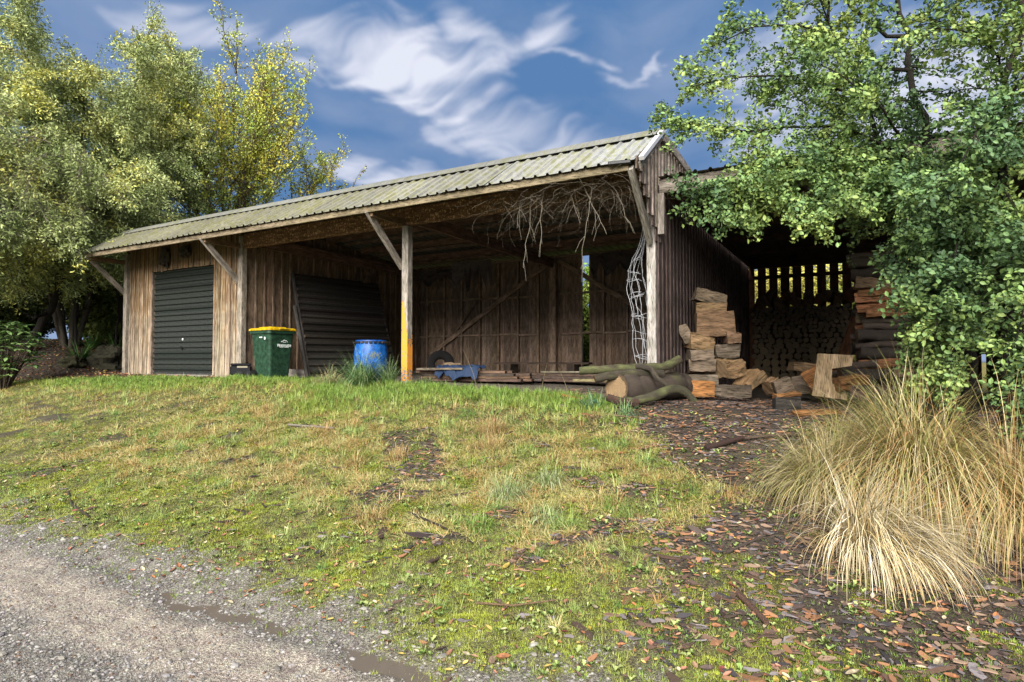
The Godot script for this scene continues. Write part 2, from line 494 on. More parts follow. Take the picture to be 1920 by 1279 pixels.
# ---------------------------------------------------------------- sky
func build_sky() -> Sky:
	var W := 2048; var H := 1024
	var warp := noise(71, 0.7, 3)
	var fine := noise(72, 1.0, 5)
	var big := noise(73, 0.55, 4)
	var fibre := noise(74, 2.2, 5)
	var data := PackedByteArray(); data.resize(W * H * 3)
	# long brush strokes of high cloud: azimuth, elevation (degrees), half length, half width, tilt, strength
	var strokes := [
		[-44.0, 26.0, 9.0, 2.4, -5.0, 0.85], [-38.5, 25.6, 8.5, 3.2, -14.0, 1.0], [-35.0, 27.8, 4.5, 2.0, -30.0, 0.9], [-28.5, 27.4, 3.4, 1.7, 38.0, 0.85], [-32.0, 25.8, 6.5, 2.2, 14.0, 0.88], [-38.5, 23.2, 3.4, 0.7, -16.0, 0.8], [-26.0, 25.9, 4.5, 0.55, -4.0, 0.75], [-21.5, 25.6, 2.0, 0.5, 0.0, 0.6],
		[-36.0, 20.4, 3.5, 0.9, -35.0, 0.5], [-30.0, 20.4, 7.5, 2.4, -4.0, 0.6], [-24.0, 18.6, 8.0, 2.4, -12.0, 0.62], [-40.0, 16.2, 7.5, 2.0, 0.0, 0.75], [-46.0, 17.0, 3.8, 1.7, 10.0, 0.75], [-32.0, 16.0, 10.0, 2.4, 2.0, 0.7], [-16.5, 26.0, 2.6, 0.3, 22.0, 0.6], [-20.0, 24.6, 4.0, 0.5, 8.0, 0.5],
		[-57.0, 26.5, 7.0, 1.9, 2.0, 0.6], [-5.0, 22.0, 7.0, 8.0, 0.0, 0.62], [6.0, 18.0, 12.0, 9.0, 0.0, 0.85], [-22.0, 12.0, 12.0, 2.2, 0.0, 0.75]]
	for y in H:
		var el := 90.0 - (y + 0.5) / H * 180.0
		for x in W:
			var k := (y * W + x) * 3
			if el < -2.0:
				data[k] = 40; data[k + 1] = 40; data[k + 2] = 32
				continue
			var az := wrapf((x + 0.5) / W * 360.0, -180.0, 180.0)     # 0 is -z, turning towards +x
			var ar := deg_to_rad(az); var er := deg_to_rad(el)
			var dir := Vector3(sin(ar) * cos(er), sin(er), -cos(ar) * cos(er))
			var wv := warp.get_noise_3dv(dir * 4.0)
			var fv := fine.get_noise_3d(dir.x * 4.0 + dir.y * 3.0 + 0.5 * wv, dir.y * 14.0 + 0.6 * wv - dir.x * 2.0, dir.z * 4.0)
			var fb := fibre.get_noise_3d(dir.x * 3.0 + dir.y * 5.0 + 0.8 * wv, dir.y * 26.0 - dir.x * 6.0 + 2.0 * wv, dir.z * 3.0)
			var cl := 0.0
			if az > -80.0 and az < 40.0 and el < 48.0:
				for s in strokes:
					var dx: float = az - s[0] + 3.0 * wv
					var dy: float = el - s[1] + 2.2 * fv + 1.2 * wv
					var ct := cos(deg_to_rad(s[4])); var sn := sin(deg_to_rad(s[4]))
					var u: float = (dx * ct + dy * sn) / s[2]
					var v: float = (-dx * sn + dy * ct) / s[3]
					var q := u * u + v * v
					if q < 4.0: cl = maxf(cl, s[5] * ss((1.22 - sqrt(q) + 0.45 * fv + 0.38 * fb) / 1.15) * (0.95 + 0.35 * fv + 0.45 * fb))
			var away := maxf(ss((absf(az + 20.0) - 50.0) / 25.0), ss((el - 34.0) / 14.0))
			var gen := 0.55 + 0.45 * ss((big.get_noise_3d(dir.x * 2.4 + 0.8 * wv, dir.y * 5.0, dir.z * 2.4) + 0.35 * fv + 0.2) / 0.5)
			cl = maxf(cl, gen * 0.95 * away)
			cl = clampf(maxf(cl, 0.07 + 0.14 * fv + 0.10 * wv), 0.0, 1.0)
			var lo := ss((16.0 - el) / 22.0)
			var r := lerpf(0.0106, 0.043, lo); var g := lerpf(0.0275, 0.059, lo); var b := lerpf(0.061, 0.093, lo)
			data[k] = b8(pow(lerpf(r, 0.108, cl), 1.0 / 2.2)); data[k + 1] = b8(pow(lerpf(g, 0.112, cl), 1.0 / 2.2)); data[k + 2] = b8(pow(lerpf(b, 0.130, cl), 1.0 / 2.2))
	var pm := PanoramaSkyMaterial.new()
	pm.panorama = tex_from(W, H, data)
	var sky := Sky.new()
	sky.sky_material = pm
	return sky

# ---------------------------------------------------------------- shed
const BROWN := Color(0.27, 0.18, 0.115)
const GREY := Color(0.30, 0.27, 0.23)
const DARK := Color(0.14, 0.105, 0.105)
const INNER := Color(0.33, 0.25, 0.19)

func extrude(prof: Array, along: float, col: Color) -> MB:      # prof: Vector2(y, z), open strip, swept along x from 0
	var mb := MB.new()
	for j in prof.size() - 1:
		var a: Vector2 = prof[j]
		var b: Vector2 = prof[j + 1]
		mb.face([Vector3(0, a.x, a.y), Vector3(along, a.x, a.y), Vector3(along, b.x, b.y), Vector3(0, b.x, b.y)], col,
			[Vector2(0, a.x), Vector2(along, a.x), Vector2(along, b.x), Vector2(0, b.x)])
	return mb

func roof_sheet(called: String, parent: Node3D, top: Vector3, foot: Vector3, ribs: int, pitch: float, high: float, col: Color, m: Material) -> void:
	var s := foot - top
	var nn := s.cross(Vector3.RIGHT).normalized()
	if nn.y < 0.0: nn = -nn
	var mb := MB.new()
	var xs := []
	for r in ribs:
		var x0 := r * pitch
		xs.append_array([[x0, 0.0], [x0 + pitch * 0.40, 0.0], [x0 + pitch * 0.49, high], [x0 + pitch * 0.61, high], [x0 + pitch * 0.70, 0.0]])
	xs.append([ribs * pitch + 0.02, 0.004])
	var nl := 4
	var uo := Vector2(rng.randf() * 2, rng.randf())
	var sag := rng.randf_range(-0.006, 0.006)
	for j in xs.size() - 1:
		var a: Array = xs[j]
		var b: Array = xs[j + 1]
		for q in nl:
			var t0 := float(q) / nl
			var t1 := float(q + 1) / nl
			var pts := []
			var uvs := []
			for e in [[a, t1], [b, t1], [b, t0], [a, t0]]:
				pts.append(top + s * e[1] + Vector3.RIGHT * e[0][0] + nn * (e[0][1] + sag * e[1]))
				uvs.append(Vector2(e[0][0], s.length() * e[1]) + uo)
			mb.face(pts, col, uvs)
			var under := []
			for p in pts: under.append(p - nn * 0.002)
			under.reverse()
			mb.face(under, Color(0.30, 0.29, 0.27), uvs)
	part(called, mb, m, parent)

func clad(parent: Node3D, a: Vector3, b: Vector3, out: Vector3, foot: Callable, head: Callable, pitch: float, col: Color, m: Material, battens := true, skip := Vector2(99, 99), bw := 0.045) -> void:
	var len := a.distance_to(b)
	var n := int(round(len / pitch))
	var dir := (b - a).normalized()
	var turn := Basis(dir, Vector3.UP, dir.cross(Vector3.UP))
	for k in n:
		var s := (k + 0.5) * len / n
		if s > skip.x and s < skip.y: continue
		var p := a + dir * s
		var f: float = foot.call(p) + rng.randf_range(-0.015, 0.01)
		var h: float = head.call(p)
		if h - f < 0.12: continue
		var w := len / n - 0.012 if battens else len / n - rng.randf_range(0.002, 0.007)
		var mb := MB.new()
		var y := (f + h) / 2
		mb.box(Transform3D(turn.rotated(dir.cross(Vector3.UP), rng.randf_range(-0.003, 0.003)), p + out * rng.randf_range(0.0, 0.004) + Vector3.UP * y), Vector3(w, h - f, 0.022), vary(col, 0.28), 0.0, Vector2(rng.randf() * 2, y))
		part("board", mb, m, parent)
		if battens and not (s + len / n * 0.5 > skip.x and s - len / n * 0.5 < skip.y and s - len / n * 0.5 > skip.x):
			var q := a + dir * (s - 0.5 * len / n)
			var bt := MB.new()
			var fo := f + rng.randf_range(-0.02, 0.02)
			bt.box(Transform3D(turn, q + out * 0.024 + Vector3.UP * (fo + h) / 2), Vector3(bw, h - fo, 0.022), vary(col.lerp(GREY, 0.25 if col.r > 0.2 else 0.06) * (1.25 if col.r > 0.2 else 1.05), 0.2), 0.003, Vector2(rng.randf() * 2, y))
			part("batten", bt, m, parent)

func roof_y(z: float) -> float:       # underside of the main roof
	return 3.60 - 0.62 * z if z > -0.1 else 3.66 + 0.075 * (z + 0.1)

func build_shed() -> void:
	var shed := thing("timber_shed", "long weathered timber shed with rusty lichened metal roof and open bays", "shed")
	var XL := -13.47; var XM := -8.97; var XP := -4.47; var ZB := -6.05
	# front wall of the closed bay
	var fw := holder("front_wall", shed)
	var ft := func(p): return gh(p.x, 0.1) - 0.02
	clad(fw, Vector3(XL, 0, 0), Vector3(-12.36, 0, 0), Vector3.BACK, ft, func(_p): return 3.42, 0.2, Color(0.36, 0.32, 0.27) * 1.02, M.front_wood)
	clad(fw, Vector3(-12.36, 0, 0), Vector3(-9.93, 0, 0), Vector3.BACK, func(_p): return 2.58, func(_p): return 3.42, 0.2, Color(0.36, 0.32, 0.27) * 0.95, M.front_wood)
	clad(fw, Vector3(-9.93, 0, 0), Vector3(XM - 0.06, 0, 0), Vector3.BACK, ft, func(_p): return 3.42, 0.18, Color(0.36, 0.32, 0.27) * 1.06, M.front_wood)
	clad(fw, Vector3(XL, 0, ZB), Vector3(XL, 0, 0), Vector3.LEFT, func(p): return gh(p.x, p.z), func(p): return roof_y(p.z) - 0.05, 0.25, BROWN, M.front_wood)
	# door opening
	var dw := Color(0.35, 0.29, 0.24)
	slab("door_jamb", Vector3(-12.375, 1.32, -0.035), Vector3(0.05, 2.48, 0.11), dw, M.wood, fw)
	slab("door_jamb", Vector3(-9.915, 1.32, -0.035), Vector3(0.05, 2.48, 0.11), dw, M.wood, fw)
	slab("door_head", Vector3(-11.145, 2.60, -0.05), Vector3(2.41, 0.05, 0.11), dw * 0.7, M.wood, fw)
	slab("concrete_sill", Vector3(-11.145, 0.055, 0.02), Vector3(2.5, 0.1, 0.3), Color(0.32, 0.30, 0.27), M.blotch, shed)
	var door := holder("roller_door", shed)
	tag(door, "black ribbed metal roller door, closed")
	var prof := [Vector2(0, 0), Vector2(0.05, 0.0), Vector2(0.060, 0.022), Vector2(0.072, 0.040), Vector2(0.094, 0.040), Vector2(0.108, 0.020), Vector2(0.1285, 0.0)]
	var slat_mesh := extrude(prof, 2.40, Color(0.034, 0.043, 0.039)).mesh(M.metal)
	var slat_mesh2 := extrude(prof, 2.40, Color(0.048, 0.056, 0.051)).mesh(M.metal)
	for k in 19:
		var o := MeshInstance3D.new()
		o.name = "slat"
		o.mesh = slat_mesh if rng.randf() < 0.5 else slat_mesh2
		o.position = Vector3(-12.345, 0.145 + k * 0.1285, -0.06)
		door.add_child(o, true)
	slab("bottom_rail", Vector3(-11.145, 0.125, -0.05), Vector3(2.4, 0.04, 0.04), Color(0.06, 0.06, 0.06), M.metal, door)
	slab("handle", Vector3(-11.2, 0.72, -0.02), Vector3(0.05, 0.07, 0.03), Color(0.01, 0.01, 0.01), M.plastic, door)
	slab("sticker", Vector3(-11.17, 0.92, -0.03), Vector3(0.05, 0.05, 0.004), Color(0.5, 0.5, 0.47), M.paint, door)
	# partition between the closed bay and the open bays
	var pw := holder("partition_wall", shed)
	clad(pw, Vector3(XM, 0, -0.06), Vector3(XM, 0, ZB - 0.04), Vector3.RIGHT, func(p): return gh(p.x, p.z) + 0.08, func(p): return roof_y(p.z) - 0.1, 0.235, Color(0.30, 0.215, 0.15), M.wood)
	# end wall, stained dark, with its gable running out under the eave
	var ew := holder("end_wall", shed)
	clad(ew, Vector3(0.075, 0, 0.02), Vector3(0.075, 0, ZB - 1.9), Vector3.RIGHT, func(p): return gh(p.x, p.z) + 0.03, func(p): return 2.86 if p.z < -0.1 else 2.9, 0.2, DARK, M.wood, true, Vector2(99, 99), 0.05)
	var ga := holder("gable", shed)
	for k in 17:
		var z := 0.86 - k * 0.165
		var top := roof_y(z - 0.05) - 0.03
		var low := 2.9
		if z > 0.0: low = 2.1 + z * 0.98 + rng.randf_range(-0.05, 0.05)
		if top - low < 0.04: continue
		var mb := MB.new()
		mb.box(Transform3D(Basis(), Vector3(0.077, (top + low) / 2, z)), Vector3(0.022, top - low, 0.15), vary(Color(0.25, 0.20, 0.18), 0.25), 0.002, Vector2(rng.randf(), rng.randf()))
		part("board", mb, M.wood, ga)
		var bt := MB.new()
		bt.box(Transform3D(Basis(), Vector3(0.1, (top + low) / 2, z - 0.083)), Vector3(0.022, top - low, 0.05), vary(Color(0.46, 0.42, 0.38), 0.15), 0.002, Vector2(rng.randf(), rng.randf()))
		part("batten", bt, M.wood, ga)
	# posts
	var pale := Color(0.42, 0.40, 0.37)
	for x in [XL + 0.06, XM, 0.0]:
		var g := gh(x, 0.0)
		slab("post", Vector3(x, (3.1 + g) / 2 - 0.1, 0.0 if x > -1 else 0.03), Vector3(0.13, 3.1 - g + 0.2, 0.13), Color(0.60, 0.60, 0.59) if x > -1 else Color(0.46, 0.43, 0.38), M.wood, shed, 0.008)
	var mid := slab("post", Vector3(XP, 1.35, 0.0), Vector3(0.14, 2.95, 0.14), Color(0.50, 0.48, 0.45), M.wood, shed, 0.01)
	tag(mid, "pale grey post with orange painted lower half")
	# old orange paint on the foot of the middle post: flaking coat with ragged edge
	var op := MB.new()
	var fl := noise(91, 9.0, 3)
	for sd in 2:
		for yy in 64:
			for xx in 9:
				var y := 0.06 + yy * 0.024
				var u := (xx - 4.0) * 0.0145
				var lim := 1.42 - 0.5 * ss((u + 0.02) / 0.09) + 0.14 * fl.get_noise_2d(u * 8.0, y) if sd == 0 else 0.75 + 0.25 * fl.get_noise_2d(u * 8.0 + 3.0, y)
				if y > lim or y < 0.24 and fl.get_noise_2d(u * 9.0, y * 2.0) > -0.05 or fl.get_noise_2d(u * 14.0 + 9.0 * sd, y * 2.5) > 0.42: continue
				var o := 0.0712
				var c := Color(0.62, 0.235, 0.028)
				if sd == 0: op.face([Vector3(XP + u, y, o), Vector3(XP + u + 0.0145, y, o), Vector3(XP + u + 0.0145, y + 0.024, o), Vector3(XP + u, y + 0.024, o)], c)
				else: op.face([Vector3(XP + o, y, -u), Vector3(XP + o, y, -u - 0.0145), Vector3(XP + o, y + 0.024, -u - 0.0145), Vector3(XP + o, y + 0.024, -u)], c)
	var coat := part("orange_paint", op, M.paint, mid)
	coat.position = Vector3.ZERO
	# front beam, knee braces, outriggers
	beam("front_beam", Vector3(XM + 0.07, 2.985, 0.01), Vector3(XP - 0.0, 2.985, 0.01), 0.09, 0.3, Color(0.50, 0.345, 0.25), M.stain, shed)
	beam("front_beam", Vector3(XP + 0.004, 2.985, 0.012), Vector3(-0.07, 2.985, 0.012), 0.09, 0.3, Color(0.48, 0.335, 0.25), M.stain, shed)
	for x in [XL + 0.06, XM, XP, 0.06]:
		var off := -0.105 if x < 0.0 else 0.0
		var xb: float = x + off if x != 0.06 else 0.0
		var z0 := 0.09 if x == 0.06 else 0.0
		beam("knee_brace", Vector3(xb, 2.08, z0), Vector3(xb, 2.93, 0.92), 0.07, 0.11, vary(Color(0.46, 0.44, 0.40), 0.08), M.wood, shed, 0.006)
		if x < 0: beam("outrigger", Vector3(xb + 0.075, 2.88, -0.05), Vector3(xb + 0.075, 2.88, 0.9), 0.06, 0.11, vary(BROWN * 1.2, 0.1), M.wood, shed)
	# eave board, rafters, purlins, tie beams
	beam("eave_board", Vector3(XL - 0.15, 2.935, 0.93), Vector3(-6.6, 2.935, 0.93), 0.035, 0.10, Color(0.33, 0.28, 0.19), M.wood, shed)
	beam("eave_board", Vector3(-6.6, 2.937, 0.93), Vector3(-0.02, 2.937, 0.93), 0.035, 0.10, Color(0.36, 0.31, 0.20), M.wood, shed)
	for k in 16:
		var x := XL + 0.3 + k * 0.86
		beam("rafter", Vector3(x, 2.95, 0.9), Vector3(x, 3.56, -0.07), 0.045, 0.09, vary(INNER * 0.8, 0.1), M.wood, shed, 0.0)
	for z in [-1.1, -2.3, -3.5, -4.7]:
		beam("purlin", Vector3(XM + 0.05, roof_y(z) - 0.09, z), Vector3(0.05, roof_y(z) - 0.09, z), 0.05, 0.15, vary(Color(0.30, 0.20, 0.155), 0.1), M.wood, shed)
	for z in [-0.6, -1.7, -2.9, -4.1, -5.3]:
		beam("purlin", Vector3(XM + 0.05, roof_y(z) - 0.05, z), Vector3(0.05, roof_y(z) - 0.05, z), 0.045, 0.07, vary(INNER, 0.1), M.wood, shed, 0.0)
	for x in [XM + 0.1, XP, -0.06]:
		beam("tie_beam", Vector3(x, 3.02, -0.06), Vector3(x, 2.99, ZB + 0.1), 0.07, 0.24, Color(0.29, 0.18, 0.14), M.wood, shed)
	beam("knee_brace", Vector3(XM + 0.12, 1.9, -3.1), Vector3(XM + 0.12, 2.9, -3.9), 0.06, 0.10, INNER, M.wood, shed)
	# back wall seen from inside
	var bw := holder("back_wall", shed)
	clad(bw, Vector3(XM - 0.2, 0, ZB - 0.06), Vector3(0.0, 0, ZB - 0.06), Vector3.FORWARD, func(p): return gh(p.x, p.z) + 0.04, func(_p): return 3.19, 0.195, INNER * 1.05, M.wood, false, Vector2(5.52, 5.63))
	for k in 15:
		var x := XM + 0.3 + k * 0.62
		if absf(x - XP) < 0.2: continue
		slab("stud", Vector3(x, 1.6, ZB), Vector3(0.05, 3.1, 0.09), vary(INNER * 1.35, 0.15), M.wood, bw, 0.0)
		for y in [1.14, 2.17]:
			slab("nogging", Vector3(x - 0.31, y + rng.randf_range(-0.02, 0.02), ZB - 0.01), Vector3(0.57, 0.05, 0.07), vary(INNER * 1.35, 0.15), M.wood, bw, 0.0)
	slab("post", Vector3(XP, 1.5, ZB + 0.06), Vector3(0.17, 3.0, 0.15), INNER * 1.55, M.wood, bw)
	beam("top_plate", Vector3(XM, 3.17, ZB + 0.012), Vector3(0.0, 3.17, ZB + 0.012), 0.1, 0.07, INNER * 1.2, M.wood, bw)
	beam("diagonal_brace", Vector3(-8.5, 0.62, ZB + 0.06), Vector3(-4.62, 3.0, ZB + 0.06), 0.025, 0.12, INNER * 1.5, M.wood, bw)
	beam("diagonal_brace", Vector3(-4.3, 3.05, ZB + 0.06), Vector3(-0.6, 0.72, ZB + 0.06), 0.025, 0.12, INNER * 1.5, M.wood, bw)
	beam("diagonal_brace", Vector3(-7.6, 1.25, ZB + 0.08), Vector3(-6.9, 2.1, ZB + 0.08), 0.025, 0.06, INNER * 0.8, M.wood, bw)
	slab("bottom_plate", Vector3(-4.5, 0.07, ZB + 0.03), Vector3(8.9, 0.07, 0.08), INNER, M.wood, bw)
	# roof
	var rf := holder("roof", shed)
	for k in 18:
		var x := XL - 0.15 + k * 0.76
		var c := Color(0.52, 0.50, 0.37).lerp(Color(0.62, 0.62, 0.60), clampf((k - 8) / 7.0, 0.0, 1.0)) * rng.randf_range(0.82, 1.1)
		if k == 17: c = Color(0.7, 0.71, 0.73)
		roof_sheet("roof_sheet", rf, Vector3(x, 3.685, -0.06), Vector3(x, 2.99 + rng.randf_range(-0.008, 0.004), 1.0 + rng.randf_range(-0.015, 0.02)), 4, 0.19, 0.030, c, M.roof)
		roof_sheet("roof_sheet", rf, Vector3(x, 3.69, -0.10), Vector3(x, 3.235, -6.4), 4, 0.19, 0.028, c, M.roof)
	# ridge cap in lengths, dipping into the pans
	for k in 6:
		var x := XL - 0.16 + k * 2.29
		var cap := MB.new()
		var pr := [Vector2(3.585, 0.17), Vector2(3.665, 0.085), Vector2(3.735, -0.035), Vector2(3.76, -0.09), Vector2(3.74, -0.15), Vector2(3.715, -0.32)]
		var e := extrude(pr, 2.31, Color(0.42, 0.42, 0.40) * rng.randf_range(0.9, 1.1))
		for q in e.v.size(): e.v[q] += Vector3(x, 0.004 * (k % 2), 0)
		cap = e
		part("ridge_cap", cap, M.roof, rf)
	# verge flashing on the near gable
	beam("verge_flashing", Vector3(0.16, 3.01, 0.97), Vector3(0.16, 3.74, -0.09), 0.07, 0.06, Color(0.48, 0.48, 0.48), M.galv, rf)
	beam("verge_board", Vector3(0.125, 2.93, 0.93), Vector3(0.125, 3.62, -0.07), 0.025, 0.09, Color(0.42, 0.39, 0.34), M.wood, rf)
	beam("verge_board", Vector3(0.15, 3.64, -0.1), Vector3(0.15, 3.18, -6.3), 0.03, 0.14, Color(0.40, 0.37, 0.34), M.wood, rf)
	# broken end of gutter at the near eave
	var gt := MB.new()
	gt.box(Transform3D(Basis(Vector3.UP, 0.2), Vector3(-0.12, 2.985, 1.0)), Vector3(0.3, 0.05, 0.07), Color(0.02, 0.022, 0.022), 0.01)
	part("gutter_end", gt, M.plastic, rf)
	# lean-to for firewood
	var lt := holder("lean_to", shed)
	beam("front_fascia", Vector3(0.13, 2.87, 0.06), Vector3(4.9, 2.87, 0.06), 0.045, 0.2, Color(0.38, 0.35, 0.31), M.wood, lt)
	slab("hanger", Vector3(0.15, 2.48, 0.05), Vector3(0.09, 0.58, 0.07), Color(0.40, 0.38, 0.35), M.wood, lt)
	beam("ledger", Vector3(0.16, 2.86, 0.02), Vector3(0.16, 2.83, -7.9), 0.05, 0.15, Color(0.15, 0.10, 0.08), M.wood, lt)
	for z in [-1.5, -3.0, -4.5, -6.0, -7.2]:
		beam("purlin", Vector3(0.19, 2.90 + z * 0.008, z), Vector3(4.9, 2.90 + z * 0.008, z), 0.05, 0.14, vary(Color(0.14, 0.09, 0.07), 0.1), M.wood, lt)
	beam("back_plate", Vector3(0.1, 2.815, -7.9), Vector3(4.9, 2.815, -7.9), 0.07, 0.16, Color(0.16, 0.09, 0.06), M.wood, lt)
	beam("back_rail", Vector3(0.1, 2.50, -7.84), Vector3(4.9, 2.50, -7.84), 0.05, 0.09, Color(0.18, 0.10, 0.07), M.wood, lt)
	beam("back_rail", Vector3(0.1, 0.6, -7.84), Vector3(4.9, 0.6, -7.84), 0.05, 0.09, Color(0.18, 0.10, 0.07), M.wood, lt)
	for k in 19:
		slab("slat", Vector3(0.14 + k * 0.268, 1.28, -7.9), Vector3(0.195 + rng.randf_range(-0.01, 0.01), 2.9, 0.022), vary(Color(0.26, 0.12, 0.07), 0.15), M.wood, lt, 0.0)
	for k in 31:
		slab("board", Vector3(4.9, 1.25, 0.0 - k * 0.26), Vector3(0.022, 3.0, 0.245), vary(DARK, 0.2), M.wood, lt, 0.0)
	for z in [0.02, -4.0]:
		slab("post", Vector3(4.8, 1.2, z), Vector3(0.12, 3.2, 0.12), vary(GREY, 0.1), M.wood, lt)
	for k in 6:
		var x := 0.14 + k * 0.80
		roof_sheet("roof_sheet", lt, Vector3(x, 2.985, 0.16), Vector3(x, 2.905, -8.15), 4, 0.2, 0.026, Color(1, 1, 1) * rng.randf_range(0.35, 0.5), M.roof)

func build_nests() -> void:
	var spots := [[Vector3(-11.75, 2.86, 0.08), 0.12, 0.20, "mud and cobweb nest clump under the eave beside the door's far side"], [Vector3(-10.95, 2.93, 0.08), 0.17, 0.13, "wider mud nest clump under the eave above the roller door"]]
	for s in spots:
		var mb := MB.new()
		var f := noise(int(s[0].x * 10), 6.0, 3)
		var rows := 9
		for j in rows:
			for q in 14:
				var quad := []
				for e in [[j, q], [j, q + 1], [j + 1, q + 1], [j + 1, q]]:
					var la: float = -PI / 2 + PI * e[0] / rows
					var lo: float = TAU * e[1] / 14.0
					var d := Vector3(cos(la) * cos(lo), sin(la), cos(la) * sin(lo))
					var r: float = 1.0 + 1.0 * f.get_noise_3dv(d * 0.5)
					quad.append(Vector3(d.x * s[1], d.y * s[2], d.z * 0.10) * r)
				mb.face_out(quad, Vector3.ZERO, Color(0.13, 0.105, 0.085))
		single("swallow_nest", mb, M.bark, s[3], "nest", s[0], "nests under the eave")

# old dusty cobweb hanging from the roof timbers
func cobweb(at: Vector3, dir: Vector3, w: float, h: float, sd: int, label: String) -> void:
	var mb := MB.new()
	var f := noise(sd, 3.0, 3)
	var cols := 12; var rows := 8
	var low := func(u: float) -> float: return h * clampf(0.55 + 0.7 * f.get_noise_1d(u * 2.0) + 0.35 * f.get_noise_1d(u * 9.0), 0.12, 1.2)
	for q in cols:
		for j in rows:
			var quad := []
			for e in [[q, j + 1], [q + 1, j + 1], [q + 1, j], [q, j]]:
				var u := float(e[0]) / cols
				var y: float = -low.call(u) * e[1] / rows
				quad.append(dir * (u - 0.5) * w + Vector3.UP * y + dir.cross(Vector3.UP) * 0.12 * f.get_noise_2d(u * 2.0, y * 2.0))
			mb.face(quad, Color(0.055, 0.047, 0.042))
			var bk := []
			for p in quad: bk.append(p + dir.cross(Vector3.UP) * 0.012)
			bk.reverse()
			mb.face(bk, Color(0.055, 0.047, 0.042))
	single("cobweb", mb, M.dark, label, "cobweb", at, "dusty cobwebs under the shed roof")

# ---------------------------------------------------------------- things in and before the shed
func ground_at(x: float, z: float, up := 0.0) -> Vector3:
	return Vector3(x, gh(x, z) + up, z)

